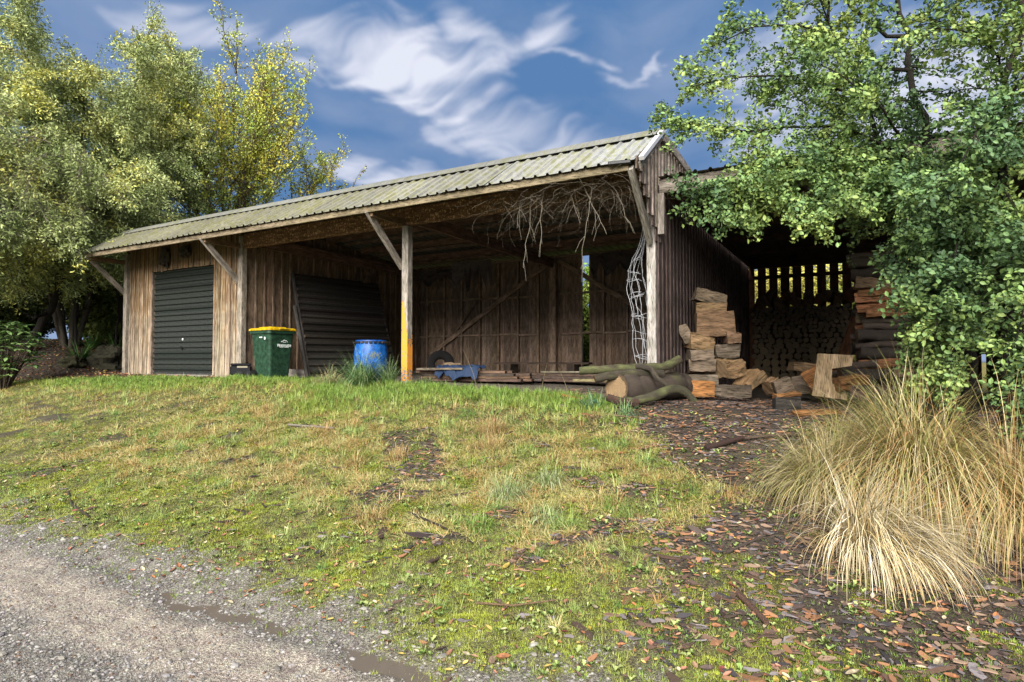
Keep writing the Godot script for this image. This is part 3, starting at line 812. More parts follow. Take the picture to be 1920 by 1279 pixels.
func build_bin() -> void:
	var b := thing("wheelie_bin", "dark green wheelie bin with yellow lid in front of the shed", "bin", ground_at(-8.02, 0.0, -0.01), deg_to_rad(84))
	var g := Color(0.030, 0.085, 0.048)
	var body := MB.new()
	var ring := func(w: float, d: float, y: float, r: float) -> Array:
		var out := []
		for cx in [[1, 1, 0], [-1, 1, 1], [-1, -1, 2], [1, -1, 3]]:
			for q in 5:
				var an: float = PI / 2 * (cx[2] + q / 4.0)
				out.append(Vector3(cx[0] * (w / 2 - r) + r * cos(an), y, cx[1] * (d / 2 - r) + r * sin(an)))
		return out
	var levels := [ring.call(0.44, 0.50, 0.03, 0.05), ring.call(0.46, 0.53, 0.10, 0.05), ring.call(0.565, 0.66, 0.90, 0.06), ring.call(0.575, 0.67, 0.94, 0.06), ring.call(0.63, 0.73, 0.945, 0.06), ring.call(0.63, 0.73, 1.005, 0.06)]
	for j in levels.size() - 1:
		for q in 20:
			var r := (q + 1) % 20
			body.face_out([levels[j][q], levels[j][r], levels[j + 1][r], levels[j + 1][q]], Vector3(0, (levels[j][q].y + levels[j + 1][q].y) / 2 - (0.4 if j == 3 else 0.0) + (0.2 if j == 3 else 0.0), 0), g)
	var bot: Array = levels[0].duplicate()
	body.face_out(bot, Vector3(0, 0.5, 0), g)
	part("body", body, M.plastic, b)
	var lid := MB.new()
	var y := Color(0.80, 0.52, 0.008)
	var ll := [ring.call(0.66, 0.76, 1.006, 0.06), ring.call(0.66, 0.76, 1.035, 0.06), ring.call(0.60, 0.70, 1.055, 0.06), ring.call(0.40, 0.46, 1.062, 0.05), ring.call(0.37, 0.43, 1.082, 0.05)]
	for j in ll.size() - 1:
		for q in 20:
			var r := (q + 1) % 20
			lid.face_out([ll[j][q], ll[j][r], ll[j + 1][r], ll[j + 1][q]], Vector3(0, 0.6, 0), y)
	lid.face_out(ll[4].duplicate(), Vector3.ZERO, y)
	lid.box(Transform3D(Basis(), Vector3(0.0, 1.04, 0.385)), Vector3(0.2, 0.03, 0.05), y, 0.008)
	part("lid", lid, M.plastic, b)
	var hd := MB.new()
	hd.tube([Vector3(-0.26, 0.99, -0.40), Vector3(0.26, 0.99, -0.40)], [0.014, 0.014], 8, g)
	for x in [-0.24, 0.24]: hd.box(Transform3D(Basis(), Vector3(x, 0.98, -0.37)), Vector3(0.04, 0.04, 0.07), g, 0.005)
	part("handle", hd, M.plastic, b)
	for x in [-0.26, 0.26]:
		var w := MB.new()
		w.tube([Vector3(x - 0.025, 0.10, -0.25), Vector3(x + 0.025, 0.10, -0.25)], [0.10, 0.10], 20, Color(0.01, 0.01, 0.01))
		part("wheel", w, M.plastic, b)
	# print on the front: hill mark, name, line below
	var tilt := -0.081
	for line in [["Waimate", 0.066, 0.705], ["DISTRICT COUNCIL", 0.021, 0.668]]:
		var tm := TextMesh.new()
		var f := SystemFont.new(); f.font_names = PackedStringArray(["Droid Sans"])
		tm.font = f; tm.text = line[0]; tm.font_size = 32; tm.pixel_size = line[1] / 32.0 * 1.25; tm.depth = 0.002
		var m := StandardMaterial3D.new(); m.albedo_color = Color(0.86, 0.88, 0.86)
		tm.material = m
		var o := MeshInstance3D.new(); o.name = "print"; o.mesh = tm
		o.position = Vector3(0.06, line[2], 0.267 + (line[2] - 0.1) * 0.0813 + 0.0015); o.rotation.x = -tilt * -1.0
		b.add_child(o, true)
	var mk := MB.new()
	var hill := [Vector2(-0.075, 0.0), Vector2(-0.045, 0.022), Vector2(-0.03, 0.014), Vector2(0.0, 0.046), Vector2(0.025, 0.022), Vector2(0.045, 0.034), Vector2(0.08, 0.0)]
	for j in hill.size() - 1:
		var a: Vector2 = hill[j]; var c: Vector2 = hill[j + 1]
		mk.tube([Vector3(a.x, a.y, 0), Vector3(c.x, c.y, 0)], [0.005, 0.005], 4, Color(0.7, 0.72, 0.7))
	mk.tube([Vector3(-0.04, -0.004, 0), Vector3(0.04, -0.004, 0)], [0.004, 0.004], 4, Color(0.7, 0.72, 0.7))
	var ho := part("print", mk, M.paint, b)
	ho.position = Vector3(0.06, 0.77, 0.267 + 0.67 * 0.0813 + 0.001)
	var sk := slab("sticker", Vector3(-0.293, 0.86, 0.26), Vector3(0.004, 0.05, 0.04), Color(0.7, 0.72, 0.7), M.paint, b)
	sk.rotation.z = 0.06
	var sn := slab("sticker", Vector3(-0.281, 0.865, 0.02), Vector3(0.004, 0.022, 0.1), Color(0.6, 0.65, 0.6), M.paint, b)
	sn.rotation.z = 0.0

func build_drum() -> void:
	var b := thing("plastic_drum", "blue plastic drum with black clamp ring behind long grass", "drum", ground_at(-5.22, 0.1, -0.02))
	var c := Color(0.012, 0.16, 0.62)
	var body := MB.new()
	body.lathe([Vector2(0.0, 0.0), Vector2(0.24, 0.0), Vector2(0.262, 0.02), Vector2(0.278, 0.10), Vector2(0.302, 0.25), Vector2(0.307, 0.40), Vector2(0.303, 0.55), Vector2(0.288, 0.68), Vector2(0.268, 0.735), Vector2(0.268, 0.775)], 36, c)
	part("body", body, M.plastic, b)
	var lid := MB.new()
	lid.lathe([Vector2(0.279, 0.772), Vector2(0.279, 0.80), Vector2(0.25, 0.802), Vector2(0.24, 0.785), Vector2(0.0, 0.785)], 36, Color(0.01, 0.09, 0.40))
	part("lid", lid, M.plastic, b)
	var ring := MB.new()
	for k in 22:
		var a := TAU * k / 22.0
		var p := Vector3(cos(a), 0, sin(a)) * 0.285
		ring.box(Transform3D(Basis(Vector3.UP, -a), p + Vector3.UP * 0.757), Vector3(0.022, 0.036, 0.055), Color(0.018, 0.02, 0.03) if k % 5 else Color(0.11, 0.08, 0.05), 0.005)
	part("clamp_ring", ring, M.plastic, b)
	# scuffed brown dirt patches on the side
	var sc := MB.new()
	var f := noise(97, 7.0, 3)
	for q in 46:
		for j in 24:
			var an := deg_to_rad(8.0 + q * 1.5)
			var y := 0.34 + j * 0.016
			var dx := (q - 17) / 17.0; var dy := (y - 0.56) / 0.14
			if dx * dx + dy * dy + 1.6 * f.get_noise_2d(q * 0.05, y * 2.5) > 0.42: continue
			var pt := func(a: float, h: float) -> Vector3:
				var r := 0.3095 - 0.42 * pow(maxf(0.0, h - 0.42), 2.0)
				return Vector3(cos(a) * r, h, sin(a) * r)
			var a2 := an + deg_to_rad(1.5)
			sc.face_out([pt.call(an, y), pt.call(a2, y), pt.call(a2, y + 0.016), pt.call(an, y + 0.016)], Vector3(0, y, 0), Color(0.10, 0.12, 0.11))
	part("dirt_patch", sc, M.dark, b)

func build_panel() -> void:
	var p := thing("ribbed_panel", "black ribbed metal panel leaning against the inner board wall", "panel", Vector3.ZERO)
	var tl := Vector3(-8.86, 2.42, -1.25); var tr := Vector3(-8.86, 2.50, -4.05)
	var bl := Vector3(-7.78, 0.06, -0.80); var br := Vector3(-7.78, 0.06, -3.62)
	var nn := (bl - tl).cross(tr - tl).normalized()
	if nn.x < 0: nn = -nn
	var n := 15
	for k in n:
		var mb := MB.new()
		var st := [[0.0, 0.0], [0.42, 0.0], [0.55, 0.045], [0.82, 0.045], [1.0, 0.0]]
		var col := vary(Color(0.075, 0.069, 0.062), 0.35)
		for j in 4:
			var pts := []
			for e in [[st[j], 0], [st[j], 1], [st[j + 1], 1], [st[j + 1], 0]]:
				var t: float = (k + e[0][0]) / n
				pts.append((bl.lerp(tl, t) if e[1] == 0 else br.lerp(tr, t)) + nn * e[0][1])
			mb.face(pts, col)
		part("rib", mb, M.metal, p)
	var fr := Color(0.06, 0.057, 0.055)
	beam("frame_stile", bl - nn * 0.03 + Vector3(0.02, -0.05, 0.03), tl - nn * 0.03 + Vector3(0, 0.06, 0.03), 0.05, 0.09, fr, M.wood, p)
	beam("frame_stile", br - nn * 0.03, tr - nn * 0.03, 0.05, 0.09, fr, M.wood, p)
	beam("frame_rail", tl - nn * 0.03, tr - nn * 0.03, 0.05, 0.07, fr, M.wood, p)
	beam("prop", bl + Vector3(0.02, 0.0, 0.12), bl.lerp(tl, 0.68) + Vector3(0, 0, 0.13), 0.05, 0.07, Color(0.09, 0.088, 0.085), M.wood, p)

func board(called: String, a: Vector3, b: Vector3, w: float, h: float, col: Color, label: String, category: String, group := "", m: Material = null) -> void:
	var mb := MB.new()
	var c := (a + b) * 0.5
	var xf := bar(a, b, w, h)
	xf.origin = Vector3.ZERO
	mb.box(xf, Vector3(w, h, a.distance_to(b)), col, 0.003, Vector2(rng.randf(), rng.randf() * 3))
	single(called, mb, m if m else M.wood, label, category, c, group)

func build_floor_things() -> void:
	# black box machine with small wheels beside the bin
	var t := thing("tool_case", "small black wheeled tool case beside the green bin", "case", ground_at(-8.85, 0.12, 0.0), deg_to_rad(50))
	slab("body", Vector3(0, 0.16, 0), Vector3(0.42, 0.20, 0.26), Color(0.010, 0.011, 0.014), M.plastic, t, 0.03)
	slab("lid", Vector3(0, 0.285, 0), Vector3(0.40, 0.05, 0.24), Color(0.012, 0.013, 0.016), M.plastic, t, 0.02)
	slab("label_plate", Vector3(0.03, 0.235, 0.132), Vector3(0.2, 0.035, 0.004), Color(0.22, 0.20, 0.14), M.paint, t, 0.0)
	for x in [-0.02, 0.17]:
		var w := MB.new()
		w.tube([Vector3(x, 0.075, 0.12), Vector3(x, 0.075, 0.17)], [0.075, 0.075], 16, Color(0.03, 0.03, 0.032))
		part("wheel", w, M.plastic, t)
	board("white_board", ground_at(-8.72, -1.0, 0.10), ground_at(-7.86, -0.72, 0.10), 0.03, 0.17, Color(0.5, 0.49, 0.46), "pale painted board on edge between bin and black panel", "board")
	# planks on the floor: the nearer pile
	var g0 := 0.01
	var tone := [Color(0.16, 0.11, 0.085), Color(0.20, 0.13, 0.09), Color(0.13, 0.10, 0.085), Color(0.23, 0.15, 0.10)]
	for lay in 4:
		for k in 3:
			var z := -1.15 - k * 0.24 + rng.randf_range(-0.03, 0.03)
			var y := g0 + 0.03 + lay * 0.052
			var x0 := -5.05 + rng.randf_range(-0.15, 0.1)
			var x1 := -2.95 + rng.randf_range(-0.35, 0.1) - lay * 0.12
			board("plank", Vector3(x0, y, z), Vector3(x1, y, z - 0.55), 0.21, 0.048, vary(tone[(lay + k) % 4], 0.15), "brown plank in the nearer low pile on the shed floor", "plank", "planks in the nearer pile")
	board("plank", Vector3(-5.0, 0.255, -0.98), Vector3(-4.1, 0.26, -1.25), 0.16, 0.04, Color(0.30, 0.26, 0.2), "short pale plank on the plank pile beside the orange post", "plank")
	for lay in 3:
		for k in 3:
			var z := -2.6 - k * 0.25
			board("plank", Vector3(-3.55 + rng.randf_range(-0.2, 0.2), 0.03 + lay * 0.055, z), Vector3(-0.35 + rng.randf_range(-0.3, 0.0), 0.01 + lay * 0.055, z - 0.15), 0.22, 0.05, vary(tone[(lay * 2 + k) % 4], 0.15), "brown plank in the farther low pile near the back wall", "plank", "planks in the farther pile")
	board("plank", Vector3(-3.1, 0.19, -2.6), Vector3(-0.5, 0.2, -2.85), 0.12, 0.03, Color(0.34, 0.33, 0.25), "pale greenish plank on top of the farther pile", "plank")
	board("plank", Vector3(-1.45, 0.1, -0.5), Vector3(-0.18, 0.12, -0.6), 0.12, 0.04, Color(0.30, 0.28, 0.14), "yellowish plank behind the mossy branches by corner post", "plank")
	board("plank", Vector3(-5.4, 0.36, -4.6), Vector3(-2.9, 0.36, -4.7), 0.25, 0.05, Color(0.14, 0.10, 0.08), "dark plank resting on trestle blocks near back wall", "plank")
	for x in [-5.0, -3.3]:
		board("timber_block", Vector3(x, 0.17, -4.45), Vector3(x, 0.17, -4.85), 0.2, 0.33, vary(Color(0.12, 0.09, 0.07), 0.2), "timber block under the dark plank near back wall", "block", "timber blocks under the plank")
	# tyre
	var ty := thing("tyre", "old black tyre standing behind the plank pile", "tyre", Vector3(-5.75, 0.34, -2.75), deg_to_rad(40))
	ty.rotation.x = -0.22
	var tm := MB.new()
	var tr := 0.22
	for q in 32:
		for j in 12:
			var quad := []
			var nr := []
			for e in [[q, j], [q + 1, j], [q + 1, j + 1], [q, j + 1]]:
				var a: float = TAU * e[0] / 32.0; var b: float = TAU * e[1] / 12.0
				var d := Vector3(cos(a), sin(a), 0)
				quad.append(d * (tr + 0.095 * clampf(cos(b) * 1.3, -1, 1)) + Vector3.BACK * 0.10 * sin(b))
			tm.face_out(quad, (Vector3(cos(TAU * (q + 0.5) / 32.0), sin(TAU * (q + 0.5) / 32.0), 0)) * tr, Color(0.016, 0.016, 0.017))
	part("tread", tm, M.bark, ty)
	# paper sack and blue tarp lying on the planks
	lump("paper_sack", Vector3(-4.75, 0.30, -1.75), Vector3(0.26, 0.07, 0.16), Color(0.36, 0.26, 0.17), M.cloth, 3, "crumpled brown paper sack on the plank pile", "sack")
	var tp := MB.new()
	var fn := noise(33, 1.6, 3)
	var cols := 14; var rows := 10
	var pt := func(u: float, v: float) -> Vector3:
		var x := -4.62 + u * 0.85 + 0.05 * fn.get_noise_2d(v * 3.0, 5.0)
		var z := -1.45 + v * 0.42 + u * -0.15 + 0.1 * fn.get_noise_2d(u * 3.0, 9.0)
		var drop := ss((z + 1.12 + u * 0.2) / 0.14)
		return Vector3(x, lerpf(0.30, 0.10 - 0.05 * u, drop) + 0.05 * fn.get_noise_2d(u * 4.0, v * 4.0) + 0.03 * sin(u * 16.0 + v * 3.0), z)
	for q in cols:
		for j in rows:
			var u := float(q) / cols; var v := float(j) / rows
			var a: Vector3 = pt.call(u, v); var b: Vector3 = pt.call(u + 1.0 / cols, v); var c: Vector3 = pt.call(u + 1.0 / cols, v + 1.0 / rows); var d: Vector3 = pt.call(u, v + 1.0 / rows)
			tp.face([a, d, c, b], Color(0.018, 0.05, 0.13))
			var dn := Vector3.DOWN * 0.006
			tp.face([a + dn, b + dn, c + dn, d + dn], Color(0.018, 0.05, 0.13))
	single("tarpaulin", tp, M.cloth, "crumpled dark blue tarpaulin draped over the plank pile", "tarpaulin")
	# roll of wire netting hung by the corner post
	var wn := thing("wire_netting", "loose roll of galvanised wire netting hanging beside corner post", "wire", Vector3(-0.27, 0.0, -0.25))
	var wr := RandomNumberGenerator.new(); wr.seed = 8
	var spine := func(y: float) -> Vector3: return Vector3(0.02 - 0.10 * ss((y - 0.9) / 1.0) + 0.16 * ss((y - 1.7) / 0.7) + 0.08 * ss((0.8 - y) / 0.6), y, 0.03 * sin(y * 2.0))
	var girth := func(y: float) -> float: return 0.105 - 0.075 * ss((y - 1.5) / 0.8)
	var wig := noise(14, 1.3, 3)
	for k in 7:
		var mb := MB.new()
		var a0 := TAU * k / 7.0 + wr.randf_range(-0.3, 0.3)
		var pts := []
		var rad := []
		for j in 26:
			var y := 0.26 + j * 0.088
			var r: float = girth.call(y) * (1.0 + 0.5 * wig.get_noise_2d(y * 1.5, k * 10.0))
			var a := a0 + 0.9 * wig.get_noise_2d(y, k * 10.0 + 5.0)
			pts.append(spine.call(y) + Vector3(cos(a) * r * 1.2, 0.0, sin(a) * r)); rad.append(0.0036)
		mb.tube(pts, rad, 4, Color(0.40, 0.41, 0.42))
		part("strand", mb, M.galv, wn)
	for k in 13:
		var mb := MB.new()
		var pts := []
		var rad := []
		var y := 0.45 + (k / 2) * 0.30 + (k % 2) * 0.04 + wr.randf_range(-0.05, 0.05)
		var from := wr.randf() * TAU
		for j in 11:
			var a := from + TAU * j / 10.0 * 0.7
			var r: float = girth.call(y) * (1.05 + 0.3 * wig.get_noise_2d(a, k * 7.0))
			pts.append(spine.call(y) + Vector3(cos(a) * r * 1.2, 0.03 * sin(a * 1.5 + k), sin(a) * r)); rad.append(0.0036)
		mb.tube(pts, rad, 4, Color(0.40, 0.41, 0.42))
		part("strand", mb, M.galv, wn)

func lump(called: String, at: Vector3, s: Vector3, col: Color, m: Material, sd: int, label: String, category: String, group := "") -> MeshInstance3D:
	var mb := MB.new()
	var f := noise(sd, 1.4, 4)
	var P := func(j: int, q: int) -> Vector3:
		var la: float = -PI / 2 + PI * j / 20.0
		var lo: float = TAU * (q % 32) / 32.0
		var d := Vector3(cos(la) * cos(lo), sin(la), cos(la) * sin(lo))
		return d * s * (1.0 + 0.7 * f.get_noise_3dv(d))
	for j in 20:
		for q in 32:
			mb.face_out([P.call(j, q), P.call(j, q + 1), P.call(j + 1, q + 1), P.call(j + 1, q)], Vector3.ZERO, col)
	return single(called, mb, m, label, category, at, group)

# a split block of wood: wedge or chunk, grain along x, faces torn along the grain
func chunk_mesh(s: Vector3, col: Color, wedge: float, sd: int, bark := Color(-1, 0, 0)) -> ArrayMesh:
	var r := RandomNumberGenerator.new(); r.seed = sd
	var j := func() -> float: return r.randf_range(-0.16, 0.16)
	var tear := noise(sd, 1.0, 3)
	var p := []
	var sec := []
	for q in 4:
		var yz: Vector2 = [Vector2(-1, -1), Vector2(1, -1 + wedge), Vector2(1, 1 - wedge), Vector2(-1, 1)][q]
		sec.append(Vector2((yz.x * 0.5 + j.call() * 0.7) * s.y, (yz.y * 0.5 + j.call() * 0.7) * s.z))
	for x in [-1, 1]:
		for q in 4:
			p.append(Vector3(x * (0.5 + 0.25 * j.call()) * s.x, sec[q].x * (1.0 + 0.4 * j.call()), sec[q].y * (1.0 + 0.4 * j.call())))
	var mb := MB.new()
	var n := 6
	var amp := 0.018 + 0.02 * r.randf()
	for f in [[0, 1, 2, 3], [4, 7, 6, 5], [0, 4, 5, 1], [1, 5, 6, 2], [2, 6, 7, 3], [3, 7, 4, 0]]:
		var c := vary(col, 0.18)
		var is_end: bool = f[0] == 0 and f[1] == 1 or f[0] == 4
		var is_bark: bool = bark.r >= 0.0 and f[0] == 3
		if is_bark: c = bark
		if is_end: c = c * 0.85
		for a in n:
			for b in n:
				var pts := []
				var uv := []
				for e in [[a, b], [a + 1, b], [a + 1, b + 1], [a, b + 1]]:
					var u: float = e[0] / float(n); var v: float = e[1] / float(n)
					var q: Vector3 = p[f[0]].lerp(p[f[1]], u).lerp(p[f[3]].lerp(p[f[2]], u), v)
					var t := tear.get_noise_3d(q.x * 3.0, q.y * 22.0, q.z * 22.0) + 0.6 * tear.get_noise_3d(q.x * 9.0 + 40.0, q.y * 9.0, q.z * 9.0)
					var round_off := 1.0 - (0.06 if is_bark else 0.03) * pow(absf(2.0 * u - 1.0), 6.0) * pow(absf(2.0 * v - 1.0), 2.0)
					var o := Vector3(0.35 * t, t, tear.get_noise_3d(q.x * 3.0 + 9.0, q.y * 22.0, q.z * 22.0)) * amp
					pts.append(Vector3(q.x, q.y * round_off, q.z * round_off) + o)
					uv.append(Vector2(q.y + q.z, q.x) + Vector2(0.0, sd * 0.37))
				mb.face_out(pts, Vector3.ZERO, c, uv)
	return mb.mesh(M.wood)

func put_mesh(called: String, ms: Mesh, at: Vector3, rot: Vector3, label: String, category: String, group := "") -> MeshInstance3D:
	var o := MeshInstance3D.new()
	o.name = numbered(called)
	o.mesh = ms
	add_child(o)
	o.position = at
	o.rotation = rot
	tag(o, label, category, group)
	return o

func branch_log(called: String, pts: Array, rad: Array, col: Color, cut: Color, label: String, sd: int, moss := 0.0, group := "") -> void:
	var at: Vector3 = pts[0]
	var t := thing(called, label, "log", at, 0.0, group)
	var f := noise(sd, 3.5, 3)
	var cv := Curve3D.new()
	for k in pts.size():
		var tan_: Vector3 = (pts[mini(k + 1, pts.size() - 1)] - pts[maxi(k - 1, 0)]) * 0.2
		cv.add_point(pts[k] - at, -tan_, tan_)
	var n := maxi(6, int(cv.get_baked_length() / 0.07))
	var pp := []
	var rr := []
	for k in n + 1:
		var u := float(k) / n
		var p := cv.sample_baked(u * cv.get_baked_length())
		var ru := u * (rad.size() - 1)
		var lo := mini(int(ru), rad.size() - 2)
		pp.append(p + Vector3(f.get_noise_1d(k * 0.1), f.get_noise_1d(k * 0.1 + 50), f.get_noise_1d(k * 0.1 + 99)) * rad[0] * 0.25)
		rr.append(lerpf(rad[lo], rad[lo + 1], ru - lo) * (1.0 + 0.16 * f.get_noise_1d(k * 0.3 + 7)))
	var mb := MB.new()
	mb.tube(pp, rr, 14, col, false)
	for k in mb.v.size():
		var d: float = f.get_noise_3dv(mb.v[k] * 2.2)
		mb.v[k] += mb.n[k] * rad[0] * 0.12 * f.get_noise_3dv(mb.v[k] * 6.0)
		var mm := ss((d + moss - 0.55 + 0.3 * mb.n[k].y * moss) / 0.25) * 0.85
		mb.c[k] = col.lerp(Color(0.20, 0.22, 0.09), mm) * (1.0 + 0.7 * f.get_noise_3dv(mb.v[k] * 9.0))
	part("bark", mb, M.bark, t)
	for e in [0, n]:
		var ec := MB.new()
		var ring := []
		var uv := []
		for s in 14:
			ring.append(mb.v[e * 15 + s] + (pp[e] - pp[1 if e == 0 else e - 1]).normalized() * 0.002)
			uv.append(Vector2(0.5 + 0.5 * cos(TAU * s / 14.0), 0.5 + 0.5 * sin(TAU * s / 14.0)))
		ec.face_out(ring, pp[1 if e == 0 else e - 1], cut, uv)
		part("cut_end", ec, M.cut, t)

func build_logs() -> void:
	branch_log("fallen_log", [Vector3(-0.30, 0.03, 0.66), Vector3(0.10, 0.05, 0.0), Vector3(0.30, 0.06, -0.5)], [0.205, 0.19, 0.18], Color(0.13, 0.10, 0.08), Color(0.34, 0.26, 0.19), "thick sawn log with pale ringed end lying before the corner post", 1, 0.25)
	branch_log("fallen_branch", [Vector3(-0.82, 0.27, 0.72), Vector3(-0.40, 0.30, 0.50), Vector3(-0.02, 0.31, 0.22), Vector3(0.22, 0.34, 0.0), Vector3(0.36, 0.44, -0.10)], [0.052, 0.06, 0.06, 0.065, 0.06], Color(0.11, 0.09, 0.06), Color(0.3, 0.2, 0.12), "mossy green branch lying on top of the thick sawn log", 2, 0.75)
	branch_log("fallen_branch", [Vector3(-0.56, 0.16, 0.80), Vector3(-0.22, 0.235, 0.55), Vector3(0.16, 0.22, 0.10)], [0.055, 0.065, 0.06], Color(0.10, 0.085, 0.06), Color(0.25, 0.10, 0.045), "forked branch with red cut end across the thick log", 3, 0.35)
	branch_log("fallen_branch", [Vector3(-0.10, -0.13, 0.95), Vector3(0.18, -0.06, 0.66), Vector3(0.36, 0.03, 0.36), Vector3(0.50, 0.0, 0.20), Vector3(0.60, -0.14, 0.12)], [0.05, 0.06, 0.065, 0.06, 0.045], Color(0.12, 0.11, 0.07), Color(0.2, 0.12, 0.08), "crooked lichened branch arching over ground right of the log", 4, 0.5)
	branch_log("fallen_branch", [Vector3(-0.30, -0.06, 1.02), Vector3(-0.12, -0.12, 0.97), Vector3(0.05, -0.14, 0.86)], [0.045, 0.055, 0.06], Color(0.11, 0.06, 0.045), Color(0.26, 0.12, 0.06), "short reddish branch stub lying in front of the sawn log", 5, 0.1)
	branch_log("fallen_branch", [Vector3(-0.12, 0.33, 0.35), Vector3(0.10, 0.30, 0.42), Vector3(0.20, 0.16, 0.44), Vector3(0.30, 0.09, 0.36)], [0.04, 0.035, 0.035, 0.03], Color(0.12, 0.10, 0.075), Color(0.26, 0.13, 0.08), "thin knobbly branch bent down over the sawn log", 6, 0.2)
	branch_log("fallen_branch", [Vector3(-0.45, 0.12, 0.35), Vector3(0.0, 0.16, -0.2), Vector3(0.3, 0.17, -0.5)], [0.05, 0.05, 0.045], Color(0.16, 0.17, 0.06), Color(0.3, 0.25, 0.15), "greenish straight branch behind the sawn log by the post", 7, 0.6)
	# split rounds piled against the end wall: position, size, yaw, roll, colour, wedge, words
	var tan_ := Color(0.42, 0.29, 0.16); var gr := Color(0.27, 0.22, 0.165); var orange := Color(0.5, 0.25, 0.09); var br := Color(0.31, 0.20, 0.125)
	var L := [
		[Vector3(0.46, 0.00, -0.62), Vector3(0.42, 0.24, 0.30), 0.5, 0.0, orange, 0.0, "orange sawn block at the foot of the split wood pile"],
		[Vector3(0.36, 0.10, -1.20), Vector3(0.52, 0.22, 0.40), 0.4, 0.04, gr, 0.1, "wide grey brown slab block at the bottom of the pile"],
		[Vector3(0.40, 0.33, -1.22), Vector3(0.40, 0.20, 0.34), 0.3, -0.05, gr, 0.25, "grey wedge block, second up on the pile's near side"],
		[Vector3(0.80, 0.28, -1.32), Vector3(0.36, 0.28, 0.36), 0.9, 0.1, tan_, 0.3, "round pale block on the pile's outer side"],
		[Vector3(0.36, 0.52, -1.25), Vector3(0.36, 0.17, 0.32), 0.55, 0.03, gr, 0.2, "grey split block third up on the pile's near side"],
		[Vector3(0.72, 0.56, -1.45), Vector3(0.36, 0.22, 0.34), 0.4, 0.0, gr * 1.1, 0.05, "squared grey block in the middle of the pile, outer side"],
		[Vector3(0.36, 0.71, -1.25), Vector3(0.38, 0.23, 0.32), 0.7, -0.12, tan_, 0.3, "tan jagged block halfway up the pile's near side"],
		[Vector3(0.16, 0.83, -1.16), Vector3(0.16, 0.26, 0.24), 0.4, 0.45, gr * 1.1, 0.2, "small block tilted on the pile's near edge"],
		[Vector3(0.55, 0.98, -1.42), Vector3(0.56, 0.36, 0.42), 0.35, 0.02, br, 0.05, "biggest brown block high in the split wood pile"],
		[Vector3(0.82, 0.76, -1.40), Vector3(0.2, 0.18, 0.30), 0.4, 0.0, br, 0.1, "brown block below the biggest block on the pile"],
		[Vector3(0.50, 1.24, -1.42), Vector3(0.46, 0.17, 0.34), 0.35, 0.0, tan_ * 0.9, 0.1, "flat tan block second from the top of the pile"],
		[Vector3(0.50, 1.42, -1.42), Vector3(0.50, 0.20, 0.34), 0.35, -0.28, gr * 0.95, 0.4, "slanting grey wedge on the very top of the pile"],
		[Vector3(1.10, 0.12, -1.25), Vector3(0.36, 0.10, 0.36), 0.9, 0.65, tan_ * 0.95, 0.05, "tan slab tipped against the pile's outer foot"],
		[Vector3(0.95, -0.02, -0.72), Vector3(0.48, 0.14, 0.3), 0.2, 0.0, gr * 0.8, 0.3, "low grey split slab lying on the chips by the pile"],
		[Vector3(0.12, 0.12, -0.25), Vector3(0.30, 0.28, 0.22), 1.1, 0.4, gr * 0.85, 0.4, "grey wedge leaning beside the corner post"],
	]
	for k in L.size():
		var e: Array = L[k]
		put_mesh("split_block", chunk_mesh(e[1], e[4], e[5], 40 + k, Color(0.12, 0.09, 0.07) if k % 3 == 1 else Color(-1, 0, 0)), e[0], Vector3(0, e[2], e[3]), e[6], "firewood", "split blocks piled by the end wall")
	# loose pieces on the floor of the lean-to
	var fl := [
		[Vector3(2.02, 0.16, -1.75), Vector3(0.42, 0.34, 0.1), 0.2, 0.5, orange, "big orange slab standing tilted in the lean-to"],
		[Vector3(1.45, 0.0, -2.05), Vector3(0.28, 0.24, 0.24), 0.5, 0.3, gr * 1.1, "bluish grey block on the lean-to floor nearest the end wall"],
		[Vector3(1.78, 0.02, -2.2), Vector3(0.36, 0.28, 0.26), 0.1, 0.05, gr * 0.9, "wide grey block on the lean-to floor below orange slab"],
		[Vector3(2.1, 0.0, -1.45), Vector3(0.24, 0.2, 0.2), 0.6, 0.3, br, "brown block leaning behind the plywood offcut"],
		[Vector3(1.75, 0.3, -2.8), Vector3(0.5, 0.14, 0.3), 0.4, -0.1, tan_ * 0.8, "tan plank offcut behind the orange slab"],
		[Vector3(2.30, 0.30, -1.9), Vector3(0.22, 0.4, 0.16), 0.3, 0.3, Color(0.3, 0.17, 0.13), "upright reddish wedge behind the plywood offcut"],
		[Vector3(2.42, 0.1, -0.85), Vector3(0.4, 0.18, 0.26), 0.6, 0.1, orange * 0.8, "dark orange split block right of the plywood offcut"],
		[Vector3(2.72, -0.02, -0.35), Vector3(0.5, 0.2, 0.26), -0.3, 0.0, Color(0.17, 0.12, 0.10), "dark wet split log below the big stack"],
		[Vector3(1.75, -0.14, 0.2), Vector3(0.30, 0.2, 0.24), 0.3, 0.0, Color(0.06, 0.055, 0.05), "black charred block before the plywood offcut"],
		[Vector3(1.75, -0.02, 0.18), Vector3(0.3, 0.05, 0.16), 0.5, 0.1, orange, "orange splinter slab lying on the charred block"],
		[Vector3(2.1, -0.2, 0.55), Vector3(0.5, 0.06, 0.2), 0.25, 0.06, orange * 0.7, "orange bark slab on the ground before the charred block"],
		[Vector3(1.30, 0.02, -2.1), Vector3(0.2, 0.22, 0.2), 0.9, 0.4, tan_, "small tan block at the dark side of the lean-to"],
	]
	for k in fl.size():
		var e: Array = fl[k]
		put_mesh("split_block", chunk_mesh(e[1], e[4], 0.1, 70 + k), e[0], Vector3(0, e[2], e[3]), e[5], "firewood", "loose blocks on the lean-to floor")
	# plywood offcut with a square bite
	var ply := MB.new()
